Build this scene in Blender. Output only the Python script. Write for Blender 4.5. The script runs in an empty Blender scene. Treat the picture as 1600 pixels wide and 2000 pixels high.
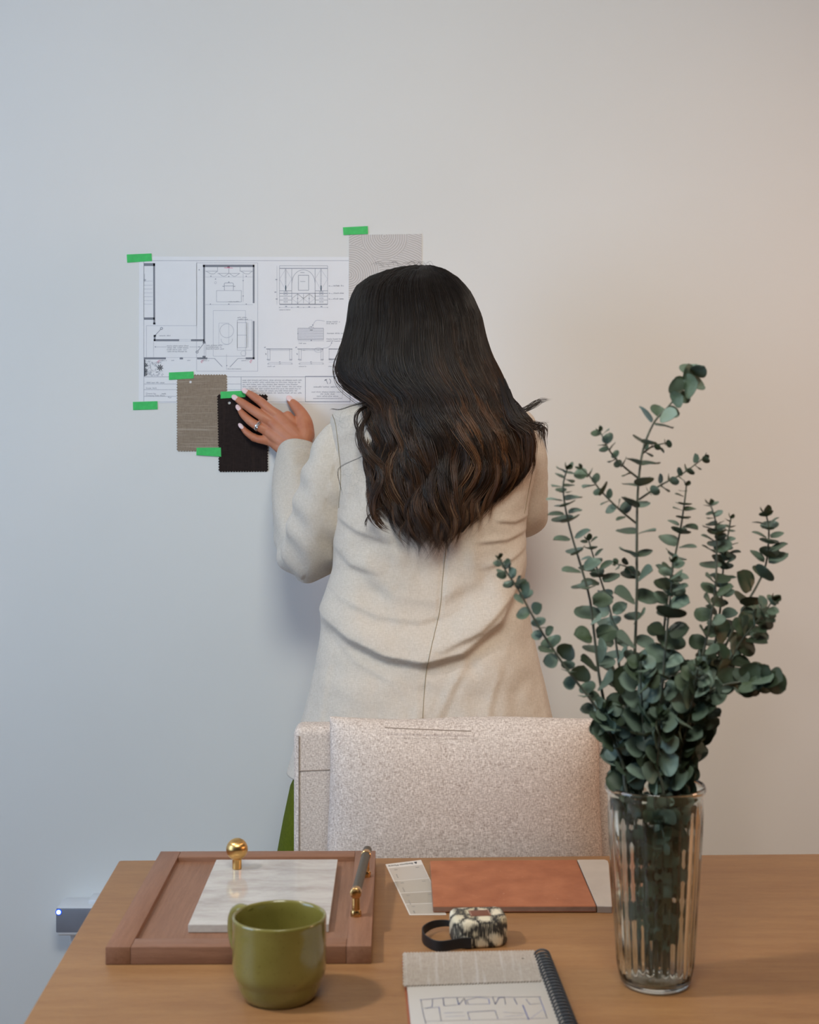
import bpy, bmesh, math, random
import numpy as np
from mathutils import Vector, Matrix
from mathutils.geometry import tessellate_polygon
random.seed(7); rng = np.random.default_rng(7)
S = bpy.context.scene
COL = bpy.context.collection

# ------------------------------------------------------------------ camera
F, CX, HY, CZ = 2778.0, 800.0, 872.0, 1.30      # focal length in pixels of 1600x2000, horizon row, eye height
cam = bpy.data.cameras.new('camera'); cam.lens = 50.0; cam.sensor_width = 36.0
cam.shift_y = -(1000.0 - HY) / 2000.0
cam.dof.use_dof = True; cam.dof.focus_distance = 2.36; cam.dof.aperture_fstop = 9.0
co = bpy.data.objects.new('camera', cam); COL.objects.link(co)
co.location = (0, 0, CZ); co.rotation_euler = (math.pi / 2, 0, 0); S.camera = co

# ------------------------------------------------------------------ light
S.view_settings.view_transform = 'Standard'; S.view_settings.look = 'None'
S.view_settings.gamma = 1.0; S.view_settings.use_curve_mapping = False
S.view_settings.exposure = 0.0
W = bpy.data.worlds.new('room_light'); S.world = W; W.use_nodes = True
W.node_tree.nodes['Background'].inputs[0].default_value = (0.82, 0.90, 1.0, 1)
W.node_tree.nodes['Background'].inputs[1].default_value = 0.02

def area(name, loc, target, size, power, color, sizey=None, spread=180):
    l = bpy.data.lights.new(name, 'AREA'); l.energy = power; l.color = color
    l.size = size; l.spread = math.radians(spread)
    if sizey: l.shape = 'RECTANGLE'; l.size_y = sizey
    o = bpy.data.objects.new(name, l); COL.objects.link(o); o.location = loc
    d = Vector(target) - Vector(loc); o.rotation_euler = d.to_track_quat('-Z', 'Y').to_euler()
    return o
area('window_daylight', (-2.22, 1.0, 1.45), (0.2, 2.3, 1.15), 1.3, 33, (0.49, 0.70, 1.0), 1.5)
area('ceiling_lamp_left', (-1.20, 1.20, 2.42), (0.1, 1.50, 0.75), 0.14, 2.7, (1.0, 0.94, 0.90), None, 70)
area('ceiling_lamp_right', (1.25, 1.60, 2.42), (0.75, 2.4, 0.7), 0.25, 2.4, (1.0, 0.72, 0.53), None, 110)
area('side_lamp_right', (1.75, 1.45, 1.30), (0.4, 2.4, 1.1), 0.4, 6.2, (1.0, 0.58, 0.36))
area('ceiling_lamp_middle', (0.0, 0.45, 2.45), (0.0, 2.78, 1.30), 0.7, 12.5, (1.0, 1.0, 0.90), None, 110)

# ------------------------------------------------------------------ helpers
def srgb(r, g, b):
    f = lambda c: (c / 255 / 12.92) if c / 255 <= 0.04045 else ((c / 255 + 0.055) / 1.055) ** 2.4
    return (f(r), f(g), f(b), 1.0)
def P(px, py, d): return Vector(((px - CX) / F * d, d, CZ - (py - HY) / F * d))
TZ = 0.75
def T(px, py, h=0.0):
    d = F * (CZ - TZ - h) / (py - HY); return P(px, py, d)

def wloc(o):
    v = Vector((0, 0, 0))
    while o is not None: v = v + o.location; o = o.parent
    return v
class MB:
    def __init__(s): s.v = []; s.f = []; s.c = None
    def add(s, vs, fs):
        n = len(s.v); s.v += [tuple(x) for x in vs]; s.f += [tuple(i + n for i in f) for f in fs]; return s
    def box(s, lo, hi, M=None):
        x0, y0, z0 = lo; x1, y1, z1 = hi
        vs = [Vector(q) for q in ((x0,y0,z0),(x1,y0,z0),(x1,y1,z0),(x0,y1,z0),(x0,y0,z1),(x1,y0,z1),(x1,y1,z1),(x0,y1,z1))]
        if M is not None: vs = [M @ q for q in vs]
        return s.add(vs, [(0,3,2,1),(4,5,6,7),(0,1,5,4),(1,2,6,5),(2,3,7,6),(3,0,4,7)])
    def grid(s, A, closed_u=False, cap0=False, cap1=False):
        A = np.asarray(A); n, m, _ = A.shape; fs = []
        for i in range(n - 1):
            for j in range(m if closed_u else m - 1):
                k = (j + 1) % m; fs.append((i*m+j, i*m+k, (i+1)*m+k, (i+1)*m+j))
        if cap0: fs.append(tuple(range(m - 1, -1, -1)))
        if cap1: fs.append(tuple((n - 1) * m + j for j in range(m)))
        return s.add(A.reshape(-1, 3).tolist(), fs)
    def lathe(s, prof, n=48, M=None, rib=None):
        A = np.zeros((len(prof), n, 3))
        for i, (r, z) in enumerate(prof):
            for j in range(n):
                a = 2 * math.pi * j / n; rr = r if rib is None else rib(r, z, a)
                q = Vector((rr * math.cos(a), rr * math.sin(a), z)); A[i, j] = (M @ q) if M is not None else q
        return s.grid(A, True, True, True)
    def tube(s, pts, rad, n=8, flat=None, ends=False):
        pts = [Vector(p) for p in pts]; m = len(pts)
        rad = [rad] * m if not hasattr(rad, '__len__') else list(rad)
        if ends:      # rounded ends
            e0 = (pts[0] - pts[1]).normalized(); e1 = (pts[-1] - pts[-2]).normalized()
            ang = [math.radians(q) for q in (80, 55, 28)]
            pa = [pts[0] + e0 * rad[0] * math.sin(a) for a in ang]; ra = [rad[0] * math.cos(a) for a in ang]
            pb = [pts[-1] + e1 * rad[-1] * math.sin(a) for a in ang[::-1]]; rb = [rad[-1] * math.cos(a) for a in ang[::-1]]
            pts = pa + pts + pb; rad = ra + rad + rb; m = len(pts)
        tang = [(pts[min(i+1,m-1)] - pts[max(i-1,0)]).normalized() for i in range(m)]
        up = Vector((0,0,1)) if abs(tang[0].z) < .9 else Vector((0,1,0))
        nrm = (up - tang[0] * up.dot(tang[0])).normalized(); A = np.zeros((m, n, 3))
        for i in range(m):
            if i: nrm = (nrm - tang[i] * nrm.dot(tang[i])).normalized()
            b = tang[i].cross(nrm)
            for j in range(n):
                a = 2 * math.pi * j / n
                A[i, j] = pts[i] + nrm * rad[i] * math.cos(a) * (flat or 1) + b * rad[i] * math.sin(a)
        return s.grid(A, True, True, True)
    def ell(s, c, r, n=20, R=None):
        m = n // 2 + 1; A = np.zeros((m, n, 3)); c = Vector(c)
        for i in range(m):
            ph = math.pi * (i + .02 * (i == 0) - .02 * (i == m - 1)) / (m - 1)
            for j in range(n):
                a = 2 * math.pi * j / n
                q = Vector((r[0]*math.sin(ph)*math.cos(a), r[1]*math.sin(ph)*math.sin(a), -r[2]*math.cos(ph)))
                A[i, j] = c + (R @ q if R is not None else q)
        return s.grid(A, True, True, True)
    def prism(s, loops, off):
        """flat polygon (list of loops of Vectors, the first the outline), extruded by the vector off"""
        flatv = [v for l in loops for v in l]; tr = tessellate_polygon([[Vector(v) for v in l] for l in loops])
        n = len(flatv); off = Vector(off)
        nrm = Vector((0,0,0))
        for t in tr: nrm += (flatv[t[1]] - flatv[t[0]]).cross(flatv[t[2]] - flatv[t[0]])
        fl = nrm.dot(off) > 0
        fs = []
        for t in tr:
            a, b, c = t if fl else t[::-1]
            fs.append((c, b, a)); fs.append((a + n, b + n, c + n))
        k = 0
        for l in loops:
            m = len(l)
            for i in range(m): fs.append((k+i, k+(i+1)%m, k+(i+1)%m+n, k+i+n))
            k += m
        s.add(flatv + [v + off for v in flatv], fs); return s

def add(name, mb, mat, parent=None, origin=None, label=None, cat=None, group=None, kind=None, bevel=None, smooth=0.6, link=True, fix=True):
    me = bpy.data.meshes.new(name)
    o0 = wloc(parent) if parent is not None else Vector(origin if origin is not None else (0,0,0))
    vs = np.array(mb.v, dtype=np.float64) - np.array(o0)
    me.from_pydata(vs.tolist(), [], mb.f)
    if bevel or fix:
        bm = bmesh.new(); bm.from_mesh(me)
        if fix: bmesh.ops.recalc_face_normals(bm, faces=bm.faces)
        if bevel:
            ed = [e for e in bm.edges if len(e.link_faces) == 2 and e.calc_face_angle() > 0.6]
            bmesh.ops.bevel(bm, geom=ed, offset=bevel[0], segments=bevel[1], profile=0.5, affect='EDGES', clamp_overlap=True)
        bm.to_mesh(me); bm.free()
    if smooth:
        me.shade_smooth(); me.set_sharp_from_angle(angle=smooth)
    if mat is not None: me.materials.append(mat)
    o = bpy.data.objects.new(name, me); COL.objects.link(o)
    if parent is not None: o.parent = parent
    else: o.location = o0
    if label: o['label'] = label
    if cat: o['category'] = cat
    if group: o['group'] = group
    if kind: o['kind'] = kind
    return o
def thing(name, label, cat, loc, group=None):
    o = bpy.data.objects.new(name, None); COL.objects.link(o); o.location = loc; o.empty_display_size = .02
    o['label'] = label; o['category'] = cat
    if group: o['group'] = group
    return o
def smooth_path(pts, n):
    pts = [Vector(p) for p in pts]; q = [pts[0] * 2 - pts[1]] + pts + [pts[-1] * 2 - pts[-2]]; out = []
    for i in range(len(pts) - 1):
        a, b, c, d = q[i:i+4]
        for j in range(n):
            t = j / n; out.append(.5 * ((2*b) + (c-a)*t + (2*a-5*b+4*c-d)*t*t + (3*b-a-3*c+d)*t**3))
    return out + [pts[-1]]
def copy_part(src, parent, M, name=None):
    o = src.copy(); COL.objects.link(o); o.parent = parent; o.matrix_local = M; return o

# ---- materials
class N:
    def __init__(s, name):
        s.m = bpy.data.materials.new(name); s.m.use_nodes = True; s.t = s.m.node_tree
        s.b = s.t.nodes['Principled BSDF']
    def n(s, typ, **kw):
        q = s.t.nodes.new(typ)
        for k, v in kw.items():
            if k.startswith('_'): setattr(q, k[1:], v)
            else:
                key = int(k[1:]) if k[0] == 'i' and k[1:].isdigit() else k.replace('_', ' ')
                if hasattr(v, 'is_output') or isinstance(v, bpy.types.NodeSocket): s.t.links.new(v, q.inputs[key])
                else: q.inputs[key].default_value = v
        return q
    def set(s, key, v):
        if isinstance(v, bpy.types.NodeSocket): s.t.links.new(v, s.b.inputs[key])
        else: s.b.inputs[key].default_value = v
    def coord(s, scale=(1,1,1), rot=(0,0,0), which='Object'):
        tc = s.n('ShaderNodeTexCoord')
        mp = s.n('ShaderNodeMapping', Vector=tc.outputs[which]); mp.inputs['Scale'].default_value = scale; mp.inputs['Rotation'].default_value = rot
        return mp.outputs[0]
    def noise(s, vec, scale, detail=3, rough=.5):
        return s.n('ShaderNodeTexNoise', Vector=vec, Scale=scale, Detail=detail, Roughness=rough).outputs['Fac']
    def ramp(s, fac, stops):
        r = s.n('ShaderNodeValToRGB', Fac=fac); e = r.color_ramp.elements
        while len(e) < len(stops): e.new(.5)
        for q, (p, c) in zip(e, stops): q.position = p; q.color = c
        return r.outputs[0]
    def mix(s, fac, a, b, mode='MIX'):
        q = s.n('ShaderNodeMix', _data_type='RGBA', _blend_type=mode)
        for key, v in ((0, fac), (6, a), (7, b)):
            if isinstance(v, bpy.types.NodeSocket): s.t.links.new(v, q.inputs[key])
            else: q.inputs[key].default_value = v
        return q.outputs[2]
    def math(s, op, a, b=0.0, c=0.0):
        q = s.n('ShaderNodeMath', _operation=op)
        for key, v in ((0, a), (1, b), (2, c)):
            if isinstance(v, bpy.types.NodeSocket): s.t.links.new(v, q.inputs[key])
            else: q.inputs[key].default_value = v
        return q.outputs[0]
    def bump(s, h, strength=.3, dist=.001):
        b = s.n('ShaderNodeBump', Height=h, Strength=strength, Distance=dist); s.t.links.new(b.outputs[0], s.b.inputs['Normal'])
def simple(name, color, rough=.5, var=.06, scale=60, bump=0, bscale=200, **kw):
    k = N(name); c = Vector(color[:3]); v = k.coord()
    f = k.noise(v, scale)
    k.set('Base Color', k.ramp(f, [(.3, (*(c * (1 - var)), 1)), (.7, (*(c * (1 + var)), 1))]))
    k.set('Roughness', rough)
    if bump: k.bump(k.noise(v, bscale), bump, .001)
    for a, b in kw.items(): k.set(a.replace('_', ' '), b)
    return k.m
def wood(name, c0, c1, axis, scale=40, rough=.5, stretch=18, pores=.5, spec=.4):
    k = N(name); sc = [stretch, stretch, stretch]; sc[axis] = 1.0
    v = k.coord(tuple(sc)); f1 = k.noise(v, scale / 6, 4, .6); f2 = k.noise(v, scale, 5, .65)
    f3 = k.noise(k.coord(), 7, 3)
    f = k.math('ADD', k.math('MULTIPLY', f1, .45), k.math('ADD', k.math('MULTIPLY', f2, .35), k.math('MULTIPLY', f3, .2)))
    col = k.ramp(f, [(.32, c0), (.66, c1)])
    pv = k.noise(v, scale * 3.2, 2); dark = k.ramp(pv, [(.30, (.55, .5, .45, 1)), (.42, (1, 1, 1, 1))])
    k.set('Base Color', k.mix(pores, col, dark, 'MULTIPLY'))
    k.set('Roughness', rough); k.set('Specular IOR Level', spec); k.bump(pv, .12, .0006); return k.m
def fabric(name, c0, c1, axes=(0, 2), thread=900, streak=None, rough=.9, bump=.35, contrast=.25, along=.12):
    k = N(name); a, b = axes
    sa = [thread * along] * 3; sa[a] = thread * .9; sb = [thread * along] * 3; sb[b] = thread * .9
    fa = k.noise(k.coord(tuple(sa)), 1.0, 2); fb = k.noise(k.coord(tuple(sb)), 1.0, 2)
    f = k.math('MULTIPLY', k.math('ADD', fa, fb), .5)
    col = k.ramp(f, [(.5 - contrast, c0), (.5 + contrast, c1)])
    if streak:
        ax, colr, amt = streak; sc = [260.0] * 3; sc[ax] = 9.0
        st = k.noise(k.coord(tuple(sc)), 1.0, 2)
        col = k.mix(k.math('MULTIPLY', k.ramp(st, [(.55, (0,0,0,1)), (.72, (1,1,1,1))]), amt), col, colr)
    k.set('Base Color', col); k.set('Roughness', rough); k.set('Specular IOR Level', .15)
    k.bump(f, bump, .0012); return k.m
# ------------------------------------------------------------------ colours and materials
M_wall = simple('wall_paint', srgb(228, 227, 224), .75, .012, 3, .06, 900)
M_ceil = simple('ceiling_paint', srgb(235, 234, 232), .8, .01, 3)
M_floor = wood('floor_boards', srgb(120, 88, 60), srgb(158, 120, 84), 0, 40, .45)
M_trim = simple('trim_paint', srgb(232, 231, 228), .45, .01, 5)
M_glasspane = N('window_glass'); M_glasspane.set('Transmission Weight', 1.0); M_glasspane.set('Roughness', 0.0); M_glasspane.set('IOR', 1.02); M_glasspane = M_glasspane.m

# ------------------------------------------------------------------ room
WY = 2.78
m = MB().box((-2.3, WY, 0), (2.4, WY + .1, 2.6)); add('wall_back', m, M_wall, kind='structure', smooth=None)
m = MB().box((-2.3, -1.2, -.08), (2.4, WY, 0)); add('floor', m, M_floor, kind='structure', smooth=None)
m = MB().box((-2.3, -1.2, 2.6), (2.4, WY + .1, 2.7)); add('ceiling', m, M_ceil, kind='structure', smooth=None)
m = MB()                                         # left wall with the window opening
for lo, hi in (((-2.4, -1.2, 0), (-2.3, .2, 2.6)), ((-2.4, 1.8, 0), (-2.3, WY + .1, 2.6)), ((-2.4, .2, 0), (-2.3, 1.8, .65)), ((-2.4, .2, 2.25), (-2.3, 1.8, 2.6))):
    m.box(lo, hi)
add('wall_left', m, M_wall, kind='structure', smooth=None)
w = bpy.data.objects.new('window_1', None); COL.objects.link(w); w.location = (-2.35, 1.0, .65); w['kind'] = 'structure'
m = MB()
for lo, hi in (((-2.38, .2, .65), (-2.32, .26, 2.25)), ((-2.38, 1.74, .65), (-2.32, 1.8, 2.25)), ((-2.38, .26, .65), (-2.32, 1.74, .71)), ((-2.38, .26, 2.19), (-2.32, 1.74, 2.25))):
    m.box(lo, hi)
add('window_frame', m, M_trim, w, smooth=None)
m = MB().box((-2.352, .26, .71), (-2.348, 1.74, 2.19)); add('window_pane', m, M_glasspane, w, smooth=None)
m = MB().box((-2.3, WY - .014, 0), (2.4, WY, .11)); add('baseboard_back', m, M_trim, kind='structure', bevel=(.004, 2))

# ------------------------------------------------------------------ drawing pinned to the wall
M_paper = simple('drawing_paper', srgb(236, 236, 239), .7, .01, 30)
M_line = simple('print_grey', srgb(158, 161, 174), .7, .02)
M_faint = simple('print_pale', srgb(186, 188, 200), .7, .02)
M_heavy = simple('print_wall_fill', srgb(130, 133, 143), .7, .02)
M_ink = simple('print_black', srgb(48, 54, 66), .7, .02)
M_pink = simple('print_pink', srgb(226, 140, 165), .7, .02)
M_teal = simple('print_teal', srgb(30, 70, 88), .7, .02)
DP = WY - .0007
def wp(px, py, off=0.0): return P(px, py, DP - off)
paper = thing('floor_plan_sheet', 'large white printed sheet with floor plan and cabinet drawings, taped to the wall', 'drawing', P(485, 790, DP))
n = 24; A = np.zeros((n + 1, 2, 3))
m = MB()
q = [(272, 501), (703, 502), (703, 789), (271, 787)]
m.prism([[P(x, y, WY - .0002) for x, y in q]], (0, -.0005, 0))
add('sheet', m, M_paper, paper, smooth=None)
class Pen:
    def __init__(s): s.m = MB()
    def l(s, x0, y0, x1, y1, w=.8):
        dx, dy = x1 - x0, y1 - y0; L = math.hypot(dx, dy) or 1; nx, ny = -dy / L * w / 2, dx / L * w / 2
        s.m.add([wp(x0+nx, y0+ny, .0002), wp(x1+nx, y1+ny, .0002), wp(x1-nx, y1-ny, .0002), wp(x0-nx, y0-ny, .0002)], [(0, 1, 2, 3)]); return s
    def pl(s, pts, w=.8, close=False):
        pts = list(pts) + ([pts[0]] if close else [])
        for a, b in zip(pts, pts[1:]): s.l(*a, *b, w)
        return s
    def r(s, x0, y0, x1, y1, w=.8): return s.pl([(x0,y0),(x1,y0),(x1,y1),(x0,y1)], w, True)
    def fill(s, x0, y0, x1, y1): return s.l(x0, (y0+y1)/2, x1, (y0+y1)/2, abs(y1-y0))
    def arc(s, cx, cy, rx, ry, a0, a1, w=.8, n=28):
        return s.pl([(cx + rx*math.cos(math.radians(a0+(a1-a0)*i/n)), cy - ry*math.sin(math.radians(a0+(a1-a0)*i/n))) for i in range(n+1)], w)
    def dot(s, x, y, r=1.6):
        s.m.add([wp(x + r*math.cos(a*math.pi/4), y + r*math.sin(a*math.pi/4), .0003) for a in range(8)], [tuple(range(8))]); return s
    def scrawl(s, x0, y, x1, h=2.6, seed=0, word=(6, 14)):
        """small illegible print: word-length runs of short strokes"""
        r = random.Random(seed); x = x0
        while x < x1 - 2:
            e = min(x1, x + r.uniform(*word)); c = x
            while c < e - .6:
                k = r.random(); t = h * (1 if k > .75 else .62)
                s.l(c, y, c + r.uniform(-.2, .35), y - t, .55)
                if k < .6: s.l(c, y - t * r.choice((.1, .5, .95)), c + .9, y - t * r.choice((.1, .5, .95)), .5)
                c += r.uniform(.9, 1.35)
            x = e + 1.6
        return s
    def done(s, name, mat): return add(name, s.m, mat, paper, smooth=None, fix=False, kind='stuff')
_txt = {}
def text_mesh(mb, string, size_h, place, font_scale_x=1.0, align='LEFT'):
    """adds flat lettering; place(u, v) maps text units (cap height = size_h) to a point"""
    c = bpy.data.curves.new('lettering', 'FONT'); c.body = string; c.size = 1.0; c.align_x = align; c.resolution_u = 3
    o = bpy.data.objects.new('lettering', c); COL.objects.link(o)
    dg = bpy.context.evaluated_depsgraph_get(); me = bpy.data.meshes.new_from_object(o.evaluated_get(dg))
    k = size_h / .69
    mb.add([place(v.co.x * k * font_scale_x, v.co.y * k) for v in me.vertices], [tuple(p.vertices) for p in me.polygons])
    bpy.data.objects.remove(o); bpy.data.curves.remove(c); bpy.data.meshes.remove(me)
def wall_text(mb, s, px, py, h, sx=1.0, align='LEFT'):
    text_mesh(mb, s, h, lambda u, v: wp(px + u, py - v, .0003), sx, align)

# frame and title block
p = Pen(); p.pl([(281, 785), (281, 509), (684, 509), (684, 785)], .7, True)
p.l(281, 736, 684, 736, .8); p.l(471, 736, 471, 785); p.r(596.5, 735, 684, 784.5, 1.1)
for y in (750, 761, 774): p.l(281, y, 471, y, .6)
p.done('printed_frame', M_line)
# wall fills of the plan
h = Pen(); h.fill(281, 514, 303, 519.5); h.l(301, 514, 301.3, 633, 3.6); h.fill(281, 620, 302, 624.5)
h.fill(396, 517, 497, 521.5); h.l(398.5, 517, 398.7, 668, 3.6); h.l(495.5, 517, 495.5, 592, 3.4); h.l(495.5, 627, 495.5, 701, 3.4)
h.fill(300, 662.5, 350, 666.5); h.fill(373, 662.5, 399, 666.5); h.l(302, 655, 302, 666, 3.6)
for a, b in ((281, 324), (351, 357.5), (385, 405), (480, 497.5)): h.fill(a, 698, b, 701.8)
h.fill(395.5, 695, 401.5, 699); h.fill(396, 667, 401.5, 671); h.fill(299, 630, 304, 634); h.fill(300, 654, 305, 657.5)
h.done('printed_plan_walls', M_heavy)
p = Pen(); f = Pen()
f.r(384, 513.5, 503.5, 725, .7); f.pl([(384, 513.5), (384, 636), (286, 636), (286, 698)], .7); f.l(300, 667, 300, 698, .6); f.l(281, 519, 281, 622, .6)
for y in (549, 557, 564.5, 572, 579.5, 587, 594): f.l(281, y, 298, y, .6)
p.l(282.5, 535, 282.5, 548, .5); p.pl([(280.7, 546), (285, 546), (282.8, 549.5)], .9, True)
# wardrobe line, desk and chair
p.l(401, 529.5, 425, 529.5, .7); p.l(425, 521, 425, 530, .7); p.l(469, 521, 469, 530); p.l(469, 529.5, 494, 529.5, .7); p.l(425, 534, 469, 534, .7); p.l(447, 521, 447, 534)
for a in (403, 471): p.pl([(a, 530), (a + 9, 535), (a + 15, 535), (a + 22, 529.5)], .7)
for a in (427, 448): p.pl([(a, 534), (a + 8, 539.5), (a + 12, 539.5), (a + 20, 534)], .7)
f.l(401, 541, 494, 541, .5); f.l(401, 595, 494, 595, .6)
p.r(423, 567.5, 471.5, 589.5, .6); p.pl([(438.5, 567), (438, 554), (440, 552.5), (454, 552.5), (456, 554), (456, 567)], .9); p.l(439, 558.5, 455.5, 558.5, .8); p.l(434.5, 559, 438, 559.5, 1.2); p.l(456, 559.5, 459.5, 559, 1.2)
f.l(475, 531, 475, 590, .6); f.arc(421, 552, 1.8, 2.2, 0, 360, .6, 10)
for x, y in ((412, 539.5), (447, 540), (481, 539.5), (447, 551), (411, 594), (447, 594), (481, 594), (475, 548), (475, 578), (389, 527), (421, 545)): p.dot(x, y, 1.2)
p.scrawl(447, 590, 470, 2.2, 3)
# living area
f.r(416.5, 606.5, 479.5, 695.5, .6); f.r(427.5, 631, 447, 673, .5); f.arc(443, 646, 13.5, 13.5, 0, 360, .8); f.arc(443, 663, 11, 9.5, 170, 370, .7)
f.r(463.5, 630, 482, 679, .8); f.l(482, 630, 482, 679); f.r(463.5, 625, 492, 684, .6); f.l(463.5, 654.5, 482, 654.5); f.l(485, 630, 485, 679, .6); f.arc(475.5, 690, 5, 5, 0, 360, .6, 16)
p.scrawl(464, 621, 482, 2.2, 4); p.scrawl(465, 624.5, 484, 2.2, 5)
p.l(303, 655, 314.5, 642.5, 1.3); p.arc(315.5, 641.5, 2.2, 2.2, 0, 360, 1.3, 10); p.l(398, 671, 386, 686, 1.3); p.arc(385, 687.5, 2.2, 2.2, 0, 360, 1.3, 10)
p.l(405, 700, 419, 700, .8); p.l(419, 700, 434, 716, 1.1); p.l(480, 700, 465, 700, .8); p.l(465, 700, 449, 717, 1.1); f.l(442.5, 692, 442.5, 722, .6); p.scrawl(445, 721.5, 472, 2.3, 6); p.dot(443, 714, 1.2)
f.l(399, 671, 399, 696, .7); f.l(402, 671, 402, 696, .7); f.l(350, 663, 373, 663, .5); f.l(350, 666, 373, 666, .5); f.l(324, 698.5, 351, 698.5, .5); f.l(357, 698.5, 385, 698.5, .5)
p.l(303, 677.5, 325, 677.5, .5); p.l(370, 677.5, 390, 677.5, .5); p.dot(303.5, 677.5, 1.2); p.dot(389, 677.5, 1.2)
for i, y in enumerate((676.5, 680.2, 683.9, 687.5)): p.scrawl(326 + i % 2, y, 369 - i, 2.3, 10 + i)
p.scrawl(311, 656.5, 336, 2.3, 20); [p.scrawl(403, 675.5 + 3.4 * i, 434 + 4 * (i == 2), 2.2, 21 + i) for i in range(3)]
for x in (312, 395, 472): p.scrawl(x, 705, x + 14, 1.8, 30)
p.scrawl(335, 704.5, 343, 1.8, 31); p.scrawl(366, 704.5, 375, 1.8, 32)
p.done('printed_plan', M_line); f.done('printed_plan_furniture', M_faint)
# pebbled garden corner with plants
g = Pen(); r = random.Random(5); g.l(282.5, 702, 282.5, 735, 2)
for cx, cy, R in ((312.5, 718, 7.5), (284, 713, 5.5), (284, 724, 5.5), (285, 731, 4)):
    for k in range(8):
        a = k * math.pi / 4 + .2; g.m.add([wp(cx, cy, .0003), wp(cx + R*.55*math.cos(a-.28), cy + R*.55*math.sin(a-.28), .0003), wp(cx + R*math.cos(a), cy + R*math.sin(a), .0003), wp(cx + R*.55*math.cos(a+.28), cy + R*.55*math.sin(a+.28), .0003)], [(0,1,2,3)]) if cx + R*math.cos(a) > 281.2 else None
g.done('printed_plants', M_ink)
g = Pen()
for i in range(105):
    x, y = r.uniform(285, 319), r.uniform(704, 734)
    if math.hypot(x - 312, y - 718) > 7: g.arc(x, y, r.uniform(1, 2), r.uniform(.8, 1.5), r.uniform(0, 180), r.uniform(200, 400), .55, 7)
g.done('printed_pebbles', M_line)
g = Pen()
for x, y in ((309.5, 707), (394.5, 706.5), (490, 706.5)): g.arc(x, y, 1.8, 2, 0, 300, 1.0, 8); g.l(x, y - 3, x + 4, y - 3.5, .6)
g.l(438, 523, 455, 523.5, 1); g.l(444, 521.5, 449, 521.5, 2); g.done('printed_markers', M_pink)
# cupboard elevation
p = Pen(); f = Pen()
X0, X1, YT, YB = 546, 640, 519, 595.5
p.r(X0, YT, X1, 594, .7); p.l(X0, 524, X1, 524, 1.6); p.l(X0, 573, X1, 573, 1.3); f.l(X0, 594.5, X1, 594.5, 2)
for x in (570, 615.5): p.l(x, 525, x, 594, .8)
for x in (558, 627): p.l(x - .8, 525, x - .8, 558, .6); p.l(x + .8, 525, x + .8, 558, .6)
p.arc(592.8, 552, 22.3, 25, 0, 180, .8); p.r(583, 537.5, 603, 567, 1.0); p.scrawl(587, 550.5, 599, 1.8, 40)
for a, b in ((X0, 558), (558, 570), (615.5, 627), (627, X1)): f.pl([(a, 545), ((a + b) / 2 if 0 else b, 526)] if a in (X0, 615.5) else [(b, 545), (a, 526)], .5); f.pl([(a, 545), (b, 566)] if a in (X0, 615.5) else [(b, 545), (a, 566)], .5)
for a, b in ((X0, 570), (615.5, X1)):
    p.l(a, 568, b, 568, 1.0)
    for y in (578.5, 586): p.l(a, y, b, y, .8)
    c = (a + b) / 2
    for y in (570.5, 575, 582.5, 589.5): p.arc(c, y, 4, 1.2, 0, 360, .6, 10)
for a, b in ((570, 581.5), (581.5, 592.8), (592.8, 604), (604, 615.5)):
    p.l(b, 574, b, 592, .7); f.pl([(a, 583), (b, 574), (a, 583), (b, 592)] if a in (570, 592.8) else [(b, 583), (a, 574), (b, 583), (a, 592)], .5)
for x in (581.5, 604): p.dot(x, 583, 1.3); p.dot(x, 592.5, 1); p.dot(x, 574, 1)
f.l(541, YT, 541, 595, .6); f.l(X0, 600.5, X1, 600.5, .6)
for x, y in ((540, 546), (538, 570.5), (540.5, 584), (559, 598.5), (582, 599.5), (604, 599.5), (628, 598.8)): p.l(x - 1.8, y, x + 1.8, y, 1.8)
for x in (X0, 570, 593, 615, X1): p.dot(x, 600.5, .9)
for y in (558.5, 573, 584): p.dot(643, y, 1); p.l(643, y, 650, y + .8, .5); p.scrawl(651, y + .8, 672, 3, int(y))
p.scrawl(587, 533, 597, 2, 41); p.scrawl(546, 606, 568, 2.4, 42)
# desk drawings
f.arc(600, 0, 0, 0, 0, 1)
p.r(582, 641, 632, 663.5, .8)
for i in range(13): f.l(583, 642.5 + i * 1.65, 631, 642.5 + i * 1.65 + (i % 3 - 1) * .4, .7)
p.arc(608, 641, 5, 3, 0, 180, .7, 10); p.dot(608, 638.5, 1.2); p.l(605.5, 644.5, 611, 644.5, 1.6); p.dot(611, 635, 1.4)
f.pl([(611, 635), (614.5, 629), (617, 626), (621, 625.2), (627, 625.8), (634.5, 627.5)], .8)
p.scrawl(638, 629.5, 665, 2.4, 50); p.scrawl(638, 633, 659, 2.4, 51); p.scrawl(639, 652, 674, 2.4, 52); p.scrawl(638, 663, 672, 2.4, 53); p.scrawl(638, 667, 668, 2.4, 54)
f.l(582, 666, 633, 666, .6); p.dot(608, 665, 1.4); p.dot(582, 651.5, 1.2); p.scrawl(584, 671.5, 599, 2.2, 55)
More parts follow.
